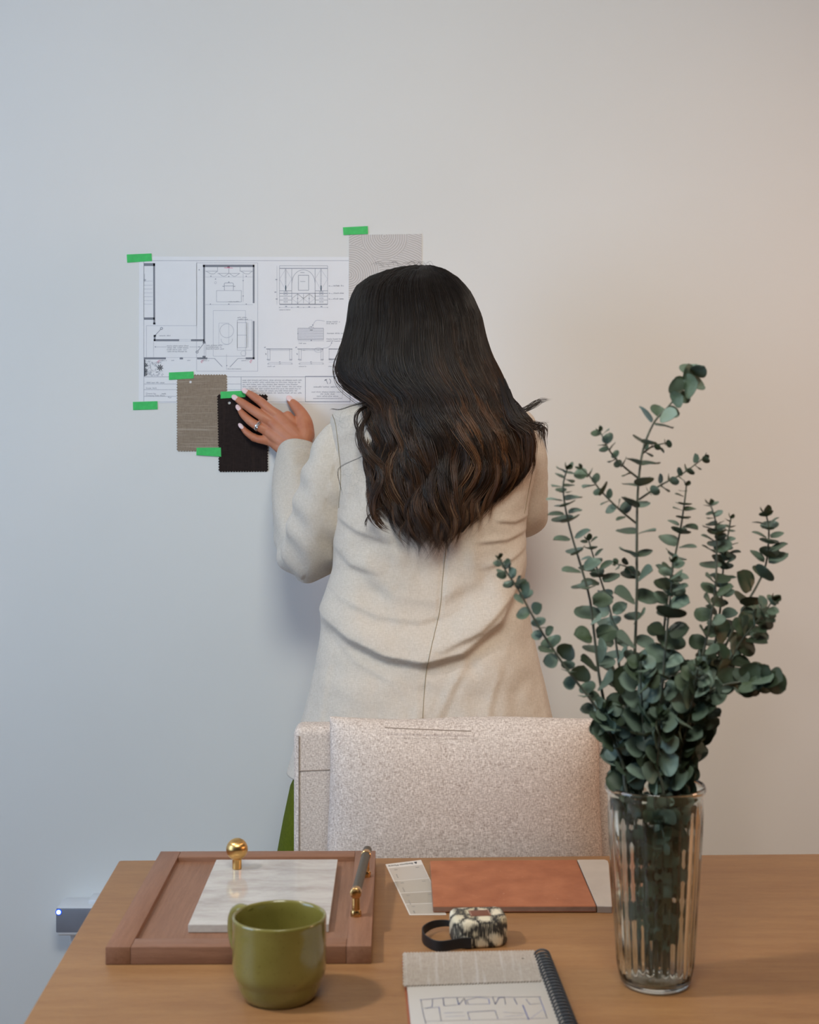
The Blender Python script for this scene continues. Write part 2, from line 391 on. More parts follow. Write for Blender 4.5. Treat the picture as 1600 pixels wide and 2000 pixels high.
for x0, x1, full in ((520, 571, 0), (581, 632, 1), (642, 664, 2)):
    p.l(x0, 681.5, x1, 681.5, 1.4)
    if full < 2:
        f.r(x0 + 3, 682, x0 + 7.5, 704, .8); f.r(x1 - 5, 682, x1 - 1, 704, .8); f.l(x0 + 6, 684.5, x1 - 4, 684.5, .6); p.l(x0 + 1, 702, x0 + 7, 702, 1.1); p.l(x1 - 5, 702, x1, 702, 1.1)
        f.l(x0 + 4, 708, x1, 708, .6); f.l(x0 + 3, 711, x1, 711, .6)
        for x in (x0 + 4, x0 + 27, x1 - 1): p.l(x - 1.5, 710.5, x + 1.5, 710.5, 1.2)
        p.l(x0 + 25, 706.8, x0 + 28, 706.8, 1.3); p.l(x0 - 4, 679, x0 - 1, 678, 1.6); p.l(x0 - 1, 690, x0, 693, 1.6)
        p.scrawl(x0 + 3, 716.5, x0 + 18, 2.2, 60 + full)
    else:
        f.r(x0 + 1, 682, x1 - 1, 701, .8); p.l(x0, 701.5, x1, 701.5, 1.3); f.r(x0 + 1, 702, x1 - 1, 704, .6); f.l(x0, 707.5, x1, 707.5, .6); p.dot(652.5, 706.5, 1.3); p.scrawl(x0, 716.5, x0 + 14, 2.2, 66)
f.arc(622, 683.5, 8, 4.5, 0, 360, .7, 20); f.pl([(630, 680), (638, 679.5), (643, 677), (646, 674), (647.5, 670)], .8); p.dot(647.8, 669.8, 1.3)
for x in (594, 622): p.l(x - 2, 684.3, x + 2, 684.3, .9)
p.done('printed_elevations', M_line); f.done('printed_elevation_tones', M_faint)
g = Pen(); g.l(558.2, 557.5, 558.2, 567.5, 2.0); g.l(627.2, 557.5, 627.2, 567.5, 2.0); g.done('printed_handles', M_teal)
# lettering of the title block
m = MB(); 
wall_text(m, 'Scale: N/A', 285, 759.5, 3.0, 1.15); wall_text(m, 'Drawn by:', 285, 770.0, 3.0, 1.1); wall_text(m, 'Drawing Title: Floor', 285, 780.5 - 7.5 + 1.0, 3.0, 1.05); wall_text(m, 'Plan', 328, 777.5, 2.8, 1.1)
add('printed_title_lettering', m, M_line, paper, smooth=None, fix=False, kind='stuff')
p = Pen(); p.scrawl(286, 748.5, 322, 3.0, 71); p.scrawl(316, 770, 325, 2.6, 70)
for i in range(7): p.scrawl(474, 743.6 + 4.15 * i, 590 - 3 * (i % 3), 2.5, 80 + i, (5, 13))
p.scrawl(609, 766.5, 672, 2.4, 90); p.scrawl(626, 770.6, 655, 2.4, 91); p.scrawl(619, 774.8, 661, 2.4, 92); p.scrawl(612, 779, 669, 2.0, 93, (50, 60)); p.scrawl(613, 756.8, 665, 3.2, 94, (12, 20))
p.pl([(634, 743.5), (636.5, 741), (638, 744), (640.5, 750)], 1.2); p.arc(642, 745, 4, 5, -60, 75, 1.3, 10); p.l(634, 743.5, 639, 740.5, 1.0)
p.done('printed_small_print', M_line)

# ------------------------------------------------------------------ green tape
M_tape = simple('green_tape', srgb(62, 196, 100), .6, .09, 120, .2, 500); 
def tape(quad, d, label):
    m = MB(); pts = [P(x, y, d) for x, y in quad]; n = 10; A = np.zeros((n + 1, 2, 3))
    m.prism([pts], (0, -.00035, 0)); c = sum(pts, Vector()) / 4
    add('tape_strip', m, M_tape, origin=c, label=label, cat='tape', group='green tape strips on the wall', smooth=None)
tape([(247.5, 497), (296, 495), (297, 510), (248.5, 513)], WY - .0009, 'green tape strip at the upper left corner of the floor plan sheet')
tape([(259.5, 785), (307.5, 783.5), (308, 799.5), (260, 801)], WY - .0009, 'green tape strip at the lower left corner of the floor plan sheet')
tape([(330, 727.5), (378, 725.5), (378.5, 739), (330, 742)], WY - .0018, 'green tape strip at the top of the taupe fabric swatch')
tape([(384, 874.5), (431.5, 874), (432, 892), (383.5, 889)], WY - .0024, 'green tape strip at the lower edge of the taupe swatch, beside the brown one')
tape([(431, 765), (479.5, 763), (479.5, 775.5), (431, 778.5)], WY - .0026, 'green tape strip across the top of the dark brown swatch, by the fingertips')
tape([(670, 444), (718.5, 441.5), (719, 457), (671, 459)], WY - .0016, 'highest green tape strip, holding the arc patterned wallpaper sample')

# ------------------------------------------------------------------ swatches on the wall
def zig(p0, p1, step, amp):
    p0, p1 = np.array(p0, float), np.array(p1, float); L = np.linalg.norm(p1 - p0); n = max(2, int(round(L / step))); t = (p1 - p0) / L; nn = np.array([t[1], -t[0]]); out = []
    for i in range(n): out += [p0 + t * L * i / n, p0 + t * L * (i + .5) / n + nn * amp]
    return out
def pinked(quad, step, amp, sides=(1,1,1,1)):
    out = []
    for i in range(4):
        a, b = quad[i], quad[(i + 1) % 4]; out += zig(a, b, step, amp) if sides[i] else [np.array(a, float)]
    return out
def circ(cx, cy, r, n=12): return [(cx + r*math.cos(2*math.pi*i/n), cy + r*math.sin(2*math.pi*i/n)) for i in range(n)]
M_taupe = fabric('taupe_linen', srgb(128, 112, 96), srgb(164, 148, 131), (0, 2), 700, (0, srgb(188, 174, 158), .55), bump=.4)
M_brown = fabric('dark_brown_cloth', srgb(32, 25, 24), srgb(54, 44, 41), (0, 2), 700, (2, srgb(62, 50, 44), .3), bump=.4)
m = MB().prism([[P(x, y, WY - .0010) for x, y in pinked([(347, 733), (442, 733), (442, 880), (347, 880)], 5.2, 2.2)], [P(x, y, WY - .0010) for x, y in circ(372, 746, 2.6)]], (0, -.0007, 0))
add('fabric_swatch', m, M_taupe, origin=P(394, 806, WY - .001), label='taupe slubbed fabric swatch with zigzag edges, taped to the wall', cat='fabric swatch', smooth=None)
m = MB().prism([[P(x, y, WY - .0018) for x, y in pinked([(426, 772), (521, 772), (522, 919.5), (429, 920)], 5.2, 2.4)], [P(x, y, WY - .0018) for x, y in circ(448, 787, 2.8)]], (0, -.0007, 0))
add('fabric_swatch', m, M_brown, origin=P(474, 846, WY - .0018), label='dark brown fabric swatch with zigzag edges under the hand', cat='fabric swatch', smooth=None)
# wallpaper sample with combed arcs
k = N('arc_wallpaper'); tc = k.n('ShaderNodeTexCoord').outputs['Object']; sep = k.n('ShaderNodeSeparateXYZ', Vector=tc)
def ring(cx, cz):
    dx = k.math('SUBTRACT', sep.outputs[0], cx); dz = k.math('SUBTRACT', sep.outputs[2], cz)
    return k.math('SQRT', k.math('ADD', k.math('MULTIPLY', dx, dx), k.math('MULTIPLY', dz, dz)))
w0 = P(752, 527, WY - .0008)
def off(px, py): q = P(px, py, WY - .0008) - w0; return q.x, q.z
cs = [off(751, 462), off(682, 537), off(822, 560), off(690, 628), off(760, 600)]; rs = [.046, .060, .050, .055, .3]
res = ring(*cs[-1])
for c_, r_ in list(zip(cs, rs))[-2::-1]:
    d_ = ring(*c_); ins = k.math('LESS_THAN', d_, r_)
    q = k.n('ShaderNodeMix', _data_type='FLOAT'); k.t.links.new(ins, q.inputs[0]); k.t.links.new(res, q.inputs[2]); k.t.links.new(d_, q.inputs[3]); res = q.outputs[0]
wob = k.math('MULTIPLY', k.noise(tc, 40, 2), .004)
s_ = k.math('SINE', k.math('MULTIPLY', k.math('ADD', res, wob), 2 * math.pi / .0043))
k.set('Base Color', k.ramp(k.math('MULTIPLY_ADD', s_, .5, .5), [(.15, srgb(193, 187, 184)), (.75, srgb(218, 213, 210))])); k.set('Roughness', .8); k.bump(s_, .35, .0006)
m = MB().prism([[P(x, y, WY - .0008) for x, y in [(682, 459), (824, 457), (823, 598), (681, 598)]]], (0, -.0007, 0))
add('wallpaper_sample', m, k.m, origin=w0, label='pale wallpaper sample with combed arc pattern, behind the top of the head', cat='wallpaper sample', smooth=None)

# ------------------------------------------------------------------ device on the wall
M_white = simple('white_plastic', srgb(226, 226, 228), .35, .01); M_grey = simple('dark_grey_plastic', srgb(128, 129, 138), .4, .04, 30)
dev = thing('wall_heater', 'white wall mounted box with dark grey front and lit blue button, left of the table', 'heater', (-.60, WY, .40))
fx0, fx1, fd = -.6755, -.30, 2.712
m = MB().box((fx0, fd, .3655), (fx1, WY, .4205)); add('body', m, M_white, dev, bevel=(.007, 3))
m = MB().box((fx0 + .0015, fd - .0015, .3735), (fx1 - .002, fd + .004, .4185)); add('front_panel', m, M_grey, dev, bevel=(.0012, 2))
m = MB().box((-.618, 2.735, .418), (fx1 - .02, WY, .4275)); add('top_plate', m, M_white, dev, bevel=(.002, 2))
m = MB().box((-.655, 2.74, .34), (fx1 - .03, WY, .367)); add('bracket', m, M_white, dev, bevel=(.003, 2))
k = N('button_light'); k.set('Base Color', (.6, .85, 1, 1)); k.set('Emission Color', (.50, .80, 1, 1)); k.set('Emission Strength', 3.0)
k2 = N('button_halo'); k2.set('Base Color', srgb(20, 70, 200)); k2.set('Emission Color', (.02, .10, .75, 1)); k2.set('Emission Strength', .8)
bx, bz = P(115, 1781, fd).x, P(115, 1781, fd).z; R = Matrix.Translation((bx, fd - .0015, bz)) @ Matrix.Rotation(math.pi/2, 4, 'X')
b_ = add('button_ring', MB().lathe([(0, 0), (.0062, 0), (.0060, .0008), (0, .0008)], 24, R), k2.m, dev)
m = MB().lathe([(0, .0006), (.0042, .0006), (.0040, .0016), (.0008, .0016), (.0007, .0011), (0, .0011)], 24, R); add('button', m, k.m, b_)
# ------------------------------------------------------------------ table
M_table = wood('table_oak', srgb(136, 93, 57), srgb(163, 121, 77), 0, 46, .5, 9, .35)
bl = T(232, 1680); br = T(1590, 1667); ux = (br - bl).normalized(); uy = Vector((-ux.y, ux.x, 0)); uz = Vector((0, 0, 1))
def frame(o, x, y): return Matrix(((x.x, y.x, 0, o.x), (x.y, y.y, 0, o.y), (x.z, y.z, 1, o.z), (0, 0, 0, 1)))
TM = frame(Vector((bl.x, bl.y, 0)), ux, -uy)          # x along the back edge, y towards the camera
TW, TD = 1.80, 0.90
table = thing('dining_table', 'long wooden dining table carrying the material samples, mug and vase', 'table', (bl + ux * TW / 2 - uy * TD / 2) * 1.0 - Vector((0, 0, TZ)))
m = MB().box((0, 0, TZ - .032), (TW, TD, TZ), TM); add('tabletop', m, M_table, table, bevel=(.003, 2))
for lx in (.10, TW - .17):
    for ly in (.10, TD - .17):
        m = MB().box((lx, ly, 0), (lx + .07, ly + .07, TZ - .032), TM); add('leg', m, M_table, table, bevel=(.004, 2))
m = MB()
for lo, hi in (((.17, .12, TZ - .10), (TW - .17, .145, TZ - .032)), ((.17, TD - .145, TZ - .10), (TW - .17, TD - .12, TZ - .032))): m.box(lo, hi, TM)
add('apron', m, M_table, table, kind='stuff')

# ------------------------------------------------------------------ cabinet door sample
M_oakF = wood('door_oak_frame', srgb(120, 82, 61), srgb(152, 110, 85), 1, 60, .5, 20, .4)
M_oakR = wood('door_oak_rail', srgb(120, 82, 61), srgb(152, 110, 85), 0, 60, .5, 20, .4)
M_oakP = wood('door_oak_panel', srgb(120, 84, 63), srgb(152, 112, 88), 1, 70, .5, 22, .45)
H = .019
a, b, c, d = T(205.5, 1851, H), T(725, 1847, H), T(312, 1662, H), T(732, 1662, H)
sx = ((b - a) + (d - c)).normalized(); sx.z = 0; sy = Vector((-sx.y, sx.x, 0)); o_ = (a + b) / 2
SW = ((b - a).length + (d - c).length) / 2; SD = (((c + d) / 2) - o_).length
SM = frame(o_ - sx * SW / 2 - Vector((0, 0, H)), sx, sy)
e = .0265; door = thing('cabinet_door_sample', 'framed wooden cabinet door sample lying flat at the left of the table', 'door sample', o_ + sy * SD / 2 - Vector((0, 0, H)))
z0 = .0003
for x0 in (0, SW - e): add('stile', MB().box((x0, 0, z0), (x0 + e, SD, H), SM), M_oakF, door, bevel=(.0008, 2))
for y0 in (0, SD - e): add('rail', MB().box((e + .0002, y0, z0), (SW - e - .0002, y0 + e, H), SM), M_oakR, door, bevel=(.0008, 2))
PZ = H - .0065
add('panel', MB().box((e - .003, e - .003, .004), (SW - e + .003, SD - e + .003, PZ), SM), M_oakP, door, smooth=None)
# marble tile
k = N('veined_marble'); v = k.coord(); w1 = k.n('ShaderNodeTexNoise', Vector=k.coord((.8, 2.6, 1), (0, 0, .15)), Scale=11.0, Detail=7.0, Roughness=.68, Distortion=.25).outputs['Fac']
w2 = k.noise(v, 260, 3)
k.set('Base Color', k.mix(k.math('MULTIPLY', w2, .22), k.ramp(w1, [(.30, srgb(160, 150, 142)), (.45, srgb(186, 179, 172)), (.58, srgb(202, 197, 190)), (.72, srgb(190, 184, 177))]), srgb(150, 142, 136)))
k.set('Roughness', .12); k.set('Specular IOR Level', .55); M_marble = k.m
mh = PZ + .0095
a, b, c, d = T(368, 1805.5, mh), T(642, 1805, mh), T(419, 1679, mh), T(657.5, 1678, mh)
x_ = ((b - a) + (d - c)).normalized(); y_ = Vector((-x_.y, x_.x, 0)); o_ = (a + b) / 2; MW = ((b-a).length + (d-c).length)/2; MD = ((c+d)/2 - o_).length
MM = frame(o_ - x_ * MW/2 - Vector((0, 0, mh)), x_, y_)
add('marble_tile', MB().box((0, 0, PZ + .0003), (MW, MD, mh), MM), M_marble, origin=o_ + y_*MD/2 - Vector((0,0,.0093)), label='pale veined marble tile lying on the cabinet door sample', cat='tile', bevel=(.0008, 2), smooth=None)
# brass knob
k = N('brushed_brass'); k.set('Base Color', (.72, .44, .16, 1)); k.set('Metallic', 1.0); k.set('Roughness', .30); k.set('Anisotropic', .7)
k.bump(k.noise(k.coord((60, 60, 2000)), 1.0, 2), .05, .0004); M_brass = k.m
kp = T(463, 1697, mh)
prof = [(0, 0), (.0058, 0), (.0058, .0115)] + [(.0135 * math.sin(t), .0245 - .0135 * math.cos(t)) for t in [.46 + (math.pi - .46) * i / 22 for i in range(23)]]
k_ = thing('brass_knob', 'round brushed brass cabinet knob standing on the marble tile', 'knob', kp + Vector((0, 0, .0003)))
KM = Matrix.Translation(kp + Vector((0, 0, .0003)))
add('stem', MB().lathe([(0, 0), (.0055, 0), (.0058, .0004), (.0058, .0125), (0, .0125)], 32, KM), M_brass, k_)
add('ball', MB().lathe(prof[2:], 40, KM), M_brass, k_)
# pull handle
k = N('knurled_bronze'); v = k.coord(); k.set('Base Color', srgb(112, 104, 92)); k.set('Metallic', .85); k.set('Roughness', .5)
k.bump(k.noise(v, 1800, 1), .5, .0006); M_knurl = k.m
M_brass2 = N('polished_brass'); M_brass2.set('Base Color', (.62, .37, .14, 1)); M_brass2.set('Metallic', 1.0); M_brass2.set('Roughness', .22); M_brass2 = M_brass2.m
f0 = T(695.5, 1789, H); f1 = T(715, 1712, H); hz = .0265
ha = Vector((f0.x, f0.y, TZ + H)); hb = Vector((f1.x, f1.y, TZ + H)); hd = (hb - ha).normalized()
hnd = thing('pull_handle', 'knurled bar handle with two brass posts, lying on the right edge of the door sample', 'handle set', (ha + hb) / 2)
up = Vector((0, 0, hz))
for q in (ha, hb):
    add('post', MB().lathe([(0, .0002), (.0062, .0002), (.0062, .005), (.0056, .0068), (.0046, .0075), (.0044, hz), (0, hz)], 28, Matrix.Translation(q)), M_brass2, hnd)
    add('collar', MB().tube(([q + up - hd * .0080, q + up - hd * .0074, q + up - hd * .0048] if q is ha else []) + [q + up - hd * .0047, q + up - hd * .0042, q + up + hd * .0042, q + up + hd * .0048], ([.0010, .0042, .0056] if q is ha else []) + [.0058, .0063, .0063, .0058], 28), M_brass2, hnd)
for s0, s1 in ((ha + up + hd * .0048, hb + up - hd * .0048), (hb + up + hd * .0048, hb + up + hd * .022)):
    add('bar', MB().tube([s0, s1], .0054, 28), M_knurl, hnd)

# ------------------------------------------------------------------ mug
k = N('olive_glaze'); k.set('Base Color', k.mix(k.math('MULTIPLY', k.ramp(k.noise(k.coord(), 420, 2), [(.28, (1,1,1,1)), (.36, (0,0,0,1))]), .35), k.ramp(k.noise(k.coord(), 22, 3), [(.3, srgb(118, 110, 50)), (.7, srgb(130, 121, 60))]), srgb(66, 60, 18)))
k.set('Roughness', .22); k.set('Coat Weight', .6); k.set('Coat Roughness', .08); M_mug = k.m
q = T(546, 1946.5); mug = thing('mug', 'glossy olive green ceramic mug at the front left of the table', 'mug', q)
prof = [(.0002, .0012), (.031, .0012), (.033, .0002), (.0352, .0010), (.0385, .0060), (.0412, .0125), (.0424, .0180), (.0432, .0198), (.0452, .0235), (.0465, .0290), (.0468, .0350), (.0468, .0700), (.0466, .0770), (.0470, .0795), (.0466, .0815), (.0456, .0822), (.0445, .0815), (.0436, .0790), (.0432, .0700), (.0430, .0300), (.0400, .0150), (.0330, .0080), (.0002, .0070)]
add('body', MB().lathe(prof, 72, Matrix.Translation(q)), M_mug, mug, smooth=1.2)
hdir = Vector((-.74, .67, 0)).normalized(); hp = []
hp = smooth_path([q + hdir * r_ + Vector((0, 0, z_)) for r_, z_ in ((.0440, .0730), (.0530, .0745), (.0610, .0735), (.0675, .0680), (.0700, .0580), (.0690, .0460), (.0640, .0350), (.0560, .0285), (.0440, .0265))], 4)
add('handle', MB().tube(hp, [.0062] * len(hp), 14), M_mug, mug)

# ------------------------------------------------------------------ paint card
M_card = simple('paint_card', srgb(214, 208, 200), .6, .01, 20)
ch = .0006
cardq = [(753, 1688), (822.5, 1679.5), (872, 1786.5), (800, 1787)]
A_, B_, C_, D_ = [T(x, y, ch) for x, y in cardq]
def bil(u, v, h=0.0): return (A_ * (1-u) * (1-v) + B_ * u * (1-v) + C_ * u * v + D_ * (1-u) * v) + Vector((0, 0, h))
card = thing('paint_card', 'white paint colour card with four pale stripes, half under the terracotta tile', 'colour card', (A_ + B_ + C_ + D_) / 4 - Vector((0, 0, ch)))
add('card', MB().prism([[A_, B_, C_, D_]], (0, 0, -.0005)), M_card, card, smooth=None)
vs = (.085, .355, .595, .80, .985)
for i, colr in enumerate((srgb(188, 179, 168), srgb(180, 171, 158), srgb(168, 158, 144), srgb(176, 167, 154))):
    v0, v1 = vs[i] + .012, vs[i+1]
    add('colour_stripe', MB().prism([[bil(.035, v0, .00005), bil(.98, v0, .00005), bil(.98, v1, .00005), bil(.035, v1, .00005)]], (0, 0, .00012)), simple('stripe_%d' % i, colr, .6, .01), card, smooth=None)
m = MB(); L = (B_ - A_).length
def cardplace(u0, v0): return lambda x, y: bil(u0 - x / L, v0 + y / .11, .0003)
text_mesh(m, 'Benjamin Moore', .0036, cardplace(.74, .035), 1.0)
m.prism([[bil(.82, .075, .0003), bil(.775, .03, .0003), bil(.865, .03, .0003)], [bil(.82, .055, .0003), bil(.832, .042, .0003), bil(.808, .042, .0003)]], (0, 0, .00005))
add('card_lettering', m, M_ink, card, smooth=None, fix=False)
m = MB(); r = random.Random(9)
for i in range(4):
    for uu, w in ((.20, .09), (.80, .10)):
        for j in range(5): x = uu + (j - 2) * w / 5; v0 = vs[i] + .05; m.add([bil(x, v0, .0003), bil(x + w/7, v0, .0003), bil(x + w/7, v0 + .014, .0003), bil(x, v0 + .014, .0003)], [(0, 1, 2, 3)])
    for j in range(3): v0 = vs[i] + (.15 + .028 * j if i < 3 else .13 + .014 * j); x = .145; m.add([bil(x, v0, .0003), bil(x + .03, v0, .0003), bil(x + .03, v0 + .018, .0003), bil(x, v0 + .018, .0003)], [(0, 1, 2, 3)])
add('card_small_print', m, simple('card_grey', srgb(140, 136, 132), .6, .02), card, smooth=None, fix=False, kind='stuff')

# ------------------------------------------------------------------ tiles
k = N('terracotta'); f1 = k.noise(k.coord(), 26, 5, .6); f2 = k.ramp(k.noise(k.coord(), 180, 2), [(.70, (0, 0, 0, 1)), (.78, (1, 1, 1, 1))])
k.set('Base Color', k.mix(k.math('MULTIPLY', f2, .35), k.ramp(f1, [(.3, srgb(150, 84, 50)), (.7, srgb(176, 108, 70))]), srgb(214, 160, 128)))
k.set('Roughness', .55); k.bump(f1, .1, .001); M_terra = k.m
M_terraside = simple('terracotta_side', srgb(128, 98, 82), .8, .12, 90, .3, 300)  # greyer, darker sides: shade on the camera-facing edge put into the colour
tz0, th = .0011, .0088
tq = [(846, 1769.5), (1165, 1769), (1126, 1679), (840, 1681)]
pts = [T(x, y, th) for x, y in tq]
tile = add('terracotta_tile', MB().prism([pts], (0, 0, -(th - tz0))), M_terra, origin=sum(pts, Vector())/4 - Vector((0,0,th - tz0)), label='square terracotta orange tile on the table behind the tape measure', cat='tile', bevel=(.0012, 2), smooth=None)
tile.data.materials.append(M_terraside)
for p_ in tile.data.polygons:
    if abs(p_.normal.z) < .3: p_.material_index = 1
M_zel = simple('white_glaze', srgb(192, 180, 165), .3, .05, 40, .1, 120)
tq2 = [(1166.2, 1769), (1194, 1770)] + [(1188 - 5*math.cos(t) + 0, 1684 - 5*math.sin(t)) for t in (math.pi, math.pi*.75, math.pi*.5)] + [(1127.2, 1679)]
tq2 = [(1166.5, 1769), (1196, 1770), (1189.5, 1686), (1187.5, 1681), (1182, 1678.5), (1127.5, 1678.7)]
pts = [T(x, y, th - .0003) for x, y in tq2]
tile2 = add('glazed_tile', MB().prism([pts], (0, 0, -(th - .0003 - .0002))), M_zel, origin=sum(pts, Vector())/len(pts) - Vector((0,0,th - .0005)), label='off white glazed tile between the terracotta tile and the vase', cat='tile', bevel=(.0009, 2), smooth=None)
tile2.data.materials.append(simple('glazed_side', srgb(150, 134, 120), .7, .05))  # sides darker than the glazed top, their shade painted into the colour
for p_ in tile2.data.polygons:
    if abs(p_.normal.z) < .3: p_.material_index = 1

# ------------------------------------------------------------------ tape measure
tm_c = (T(888, 1854) + T(996, 1853)) / 2; tw = .0615; td = .050; thh = .0305
xx = (T(994, 1846) - T(888, 1850)).normalized(); xx.z = 0; xx.normalize(); yy = Vector((-xx.y, xx.x, 0)); TMM = frame(tm_c + Vector((0, 0, .0004)), xx, yy)
tm = thing('tape_measure', 'small fabric covered tape measure with scale pattern and black strap', 'tape measure', tm_c + yy * td / 2)
k = N('scale_print_fabric'); v = k.coord((1, 1, 1))
# overlapping leaf scales drawn with hatching: rows of rounded cells
mpv = k.n('ShaderNodeTexCoord').outputs['Object']; sp = k.n('ShaderNodeSeparateXYZ', Vector=mpv)
yz = k.math('ADD', sp.outputs[2], k.math('MULTIPLY', sp.outputs[1], .75)); cmb = k.n('ShaderNodeCombineXYZ', X=sp.outputs[0], Y=yz, Z=0.0)
vd = k.n('ShaderNodeTexVoronoi', Vector=cmb.outputs[0], Scale=60.0, _feature='DISTANCE_TO_EDGE', Randomness=.7)
vc = k.n('ShaderNodeTexVoronoi', Vector=cmb.outputs[0], Scale=60.0, Randomness=.7)
hat = k.n('ShaderNodeTexNoise', Vector=k.coord((1100, 400, 90)), Scale=1.0, Detail=2.0).outputs['Fac']
edge = k.math('ADD', vd.outputs['Distance'], k.math('MULTIPLY', k.math('SUBTRACT', hat, .5), .62))
fill = k.mix(k.math('MULTIPLY', k.n('ShaderNodeSeparateColor', Color=vc.outputs['Color']).outputs[0], .7), srgb(222, 212, 188), srgb(176, 160, 120))
k.set('Base Color', k.mix(k.ramp(edge, [(.05, (0, 0, 0, 1)), (.22, (1, 1, 1, 1))]), srgb(46, 43, 39), fill)); k.set('Roughness', .8); M_scale = k.m
outl = []                                       # D-shaped plan: square back corners, rounder front right
for cx_, cy_, r_, a0 in ((tw/2 - .018, .018, .018, -90), (tw/2 - .010, td - .010, .010, 0), (-tw/2 + .010, td - .010, .010, 90), (-tw/2 + .014, .014, .014, 180)):
    for i in range(7): t = math.radians(a0 + 90 * i / 6); outl.append((cx_ + r_ * math.cos(t), cy_ + r_ * math.sin(t)))
cxm, cym = 0, td / 2; lev = [(0, .0030), (.0012, .0012), (.0035, 0), (thh - .006, 0), (thh - .0025, .0010), (thh - .0006, .0032), (thh, .0065)]
A = np.zeros((len(lev), len(outl), 3))
for i, (z, ins) in enumerate(lev):
    for j, (x, y) in enumerate(outl):
        dx, dy = x - cxm, y - cym; L = math.hypot(dx, dy); s_ = (L - ins) / L; A[i, j] = TMM @ Vector((cxm + dx * s_, cym + dy * s_, z))
add('case', MB().grid(A, True, True, True), M_scale, tm, smooth=.9)
M_leather = simple('brown_leather', srgb(116, 70, 52), .6, .1, 200, .2, 600)
patch = add('leather_patch', MB().box((-.0105, .015, thh), (.0125, .034, thh + .0007), TMM), M_leather, tm, bevel=(.0003, 2))
m = MB(); M_th = simple('pale_thread', srgb(196, 160, 140), .8, .02)
for x in (-.0096, .0114):
    for i in range(7): m.box((x, .0165 + i * .0024, thh + .0006), (x + .0005, .0180 + i * .0024, thh + .0010), TMM)
add('stitching', m, M_th, patch, smooth=None, kind='stuff')
M_strap = simple('black_strap', srgb(22, 23, 27), .5, .1, 400, .3, 900)
pa = [T(893, 1806, .010), T(870, 1803, .009), T(846, 1806, .0085), T(829, 1816, .0075), T(825.5, 1826, .0068), T(833, 1838, .0062), T(858, 1848, .0062), (TMM @ Vector((-.022, -.0008, .0072))), (TMM @ Vector((-.012, -.0010, .0070)))]
sp_ = smooth_path(pa, 6); m = MB(); A = np.zeros((len(sp_), 4, 3))
for i, q in enumerate(sp_):
    t = (sp_[min(i+1, len(sp_)-1)] - sp_[max(i-1, 0)]).normalized(); nn = Vector((t.y, -t.x, 0)).normalized() * .0007; hh = Vector((0, 0, .0030 + .0028 * min(1, i / (len(sp_) * .45))))
    A[i] = [q - nn - hh, q + nn - hh, q + nn + hh, q - nn + hh]
add('strap', m.grid(A, True, True, True), M_strap, tm, bevel=(.0003, 1))

# ------------------------------------------------------------------ notebook
nh = .006
M_page = simple('notebook_page', srgb(190, 183, 174), .75, .012, 30)
M_cover = simple('notebook_cover', srgb(150, 84, 52), .6, .05)
nbL0, nbR0 = T(789, 1868, nh), T(1054, 1864, nh); nx = (nbR0 - nbL0).normalized(); nx.z = 0; nx.normalize(); ny = Vector((-nx.y, nx.x, 0)); NW = (nbR0 - nbL0).length; NL = .21
NM = frame(nbL0 - Vector((0, 0, nh)), nx, -ny)
nb = thing('notebook', 'open spiral notebook with blue pen sketch, at the bottom edge of the table view', 'notebook', NM @ Vector((NW/2, NL/2, 0)))
add('cover', MB().box((-.0022, -.001, .0003), (NW + .004, NL, .0013), NM), M_cover, nb, bevel=(.0004, 1))
add('page_block', MB().box((0, 0, .0013), (NW, NL, nh), NM), M_page, nb, bevel=(.0006, 2))
M_wire = N('black_wire'); M_wire.set('Base Color', srgb(84, 87, 92)); M_wire.set('Roughness', .35); M_wire.set('Metallic', .5); M_wire = M_wire.m
sxp = NW + .0022
for i in range(25):
    y0 = .004 + i * .0082; pth = []
    for j in range(15): t = math.radians(200 - 330 * j / 14); pth.append(NM @ Vector((sxp + .0082 * math.cos(t), y0 + .0018 * j / 14, .0066 + .0062 * math.sin(t))))
    add('wire_ring', MB().tube(pth, .0011, 6), M_wire, nb)
m = MB(); pth = [NM @ Vector((sxp, .002, .0066)), NM @ Vector((sxp, NL - .002, .0066))]; add('spiral_core', m.tube(pth, .0030, 14), simple('dark_core', srgb(30, 31, 34), .6, .1), nb)
m = MB()
for i in range(25): y0 = .0048 + i * .0082; m.box((NW - .0052, y0 - .0008, nh - .0002), (NW - .0032, y0 + .0008, nh + .0001), NM)
add('punched_holes', m, M_ink, nb, smooth=None, kind='stuff')
# blue pen sketch
M_pen = simple('blue_pen', srgb(116, 124, 168), .6, .05); m = MB()
def sk(pts, w=.00055, j=.0005, rep=1):
    for r_ in range(rep):
        q = [T(x, y, nh) + Vector((random.uniform(-j, j) * (r_ > 0), random.uniform(-j, j) * (r_ > 0), .00012)) for x, y in pts]
        for a, b in zip(q, q[1:]):
            d = (b - a).normalized(); nn = Vector((-d.y, d.x, 0)) * w / 2; m.add([a + nn, b + nn, b - nn, a - nn], [(0, 1, 2, 3)])
sk([(820, 1953), (870, 1949), (930, 1947), (1000, 1948), (1058, 1947)], rep=3); sk([(822, 1953), (826, 1975), (832, 2000)], rep=2); sk([(1053, 1947), (1062, 1970), (1069, 1990)], rep=2)
sk([(845, 1952), (844, 1967), (828, 1970), (858, 1967), (862, 1995)], rep=2); sk([(866, 1950), (868, 1965), (893, 1963)], rep=3); sk([(893, 1949), (896, 1963), (907, 1950), (911, 1962)], rep=3)
sk([(912, 1953), (935, 1948), (955, 1951), (957, 1961), (915, 1962), (912, 1953)], rep=2); sk([(962, 1948), (968, 1962), (975, 1949), (985, 1948), (988, 1962)], rep=3); sk([(1004, 1950), (1011, 1962)], rep=3)
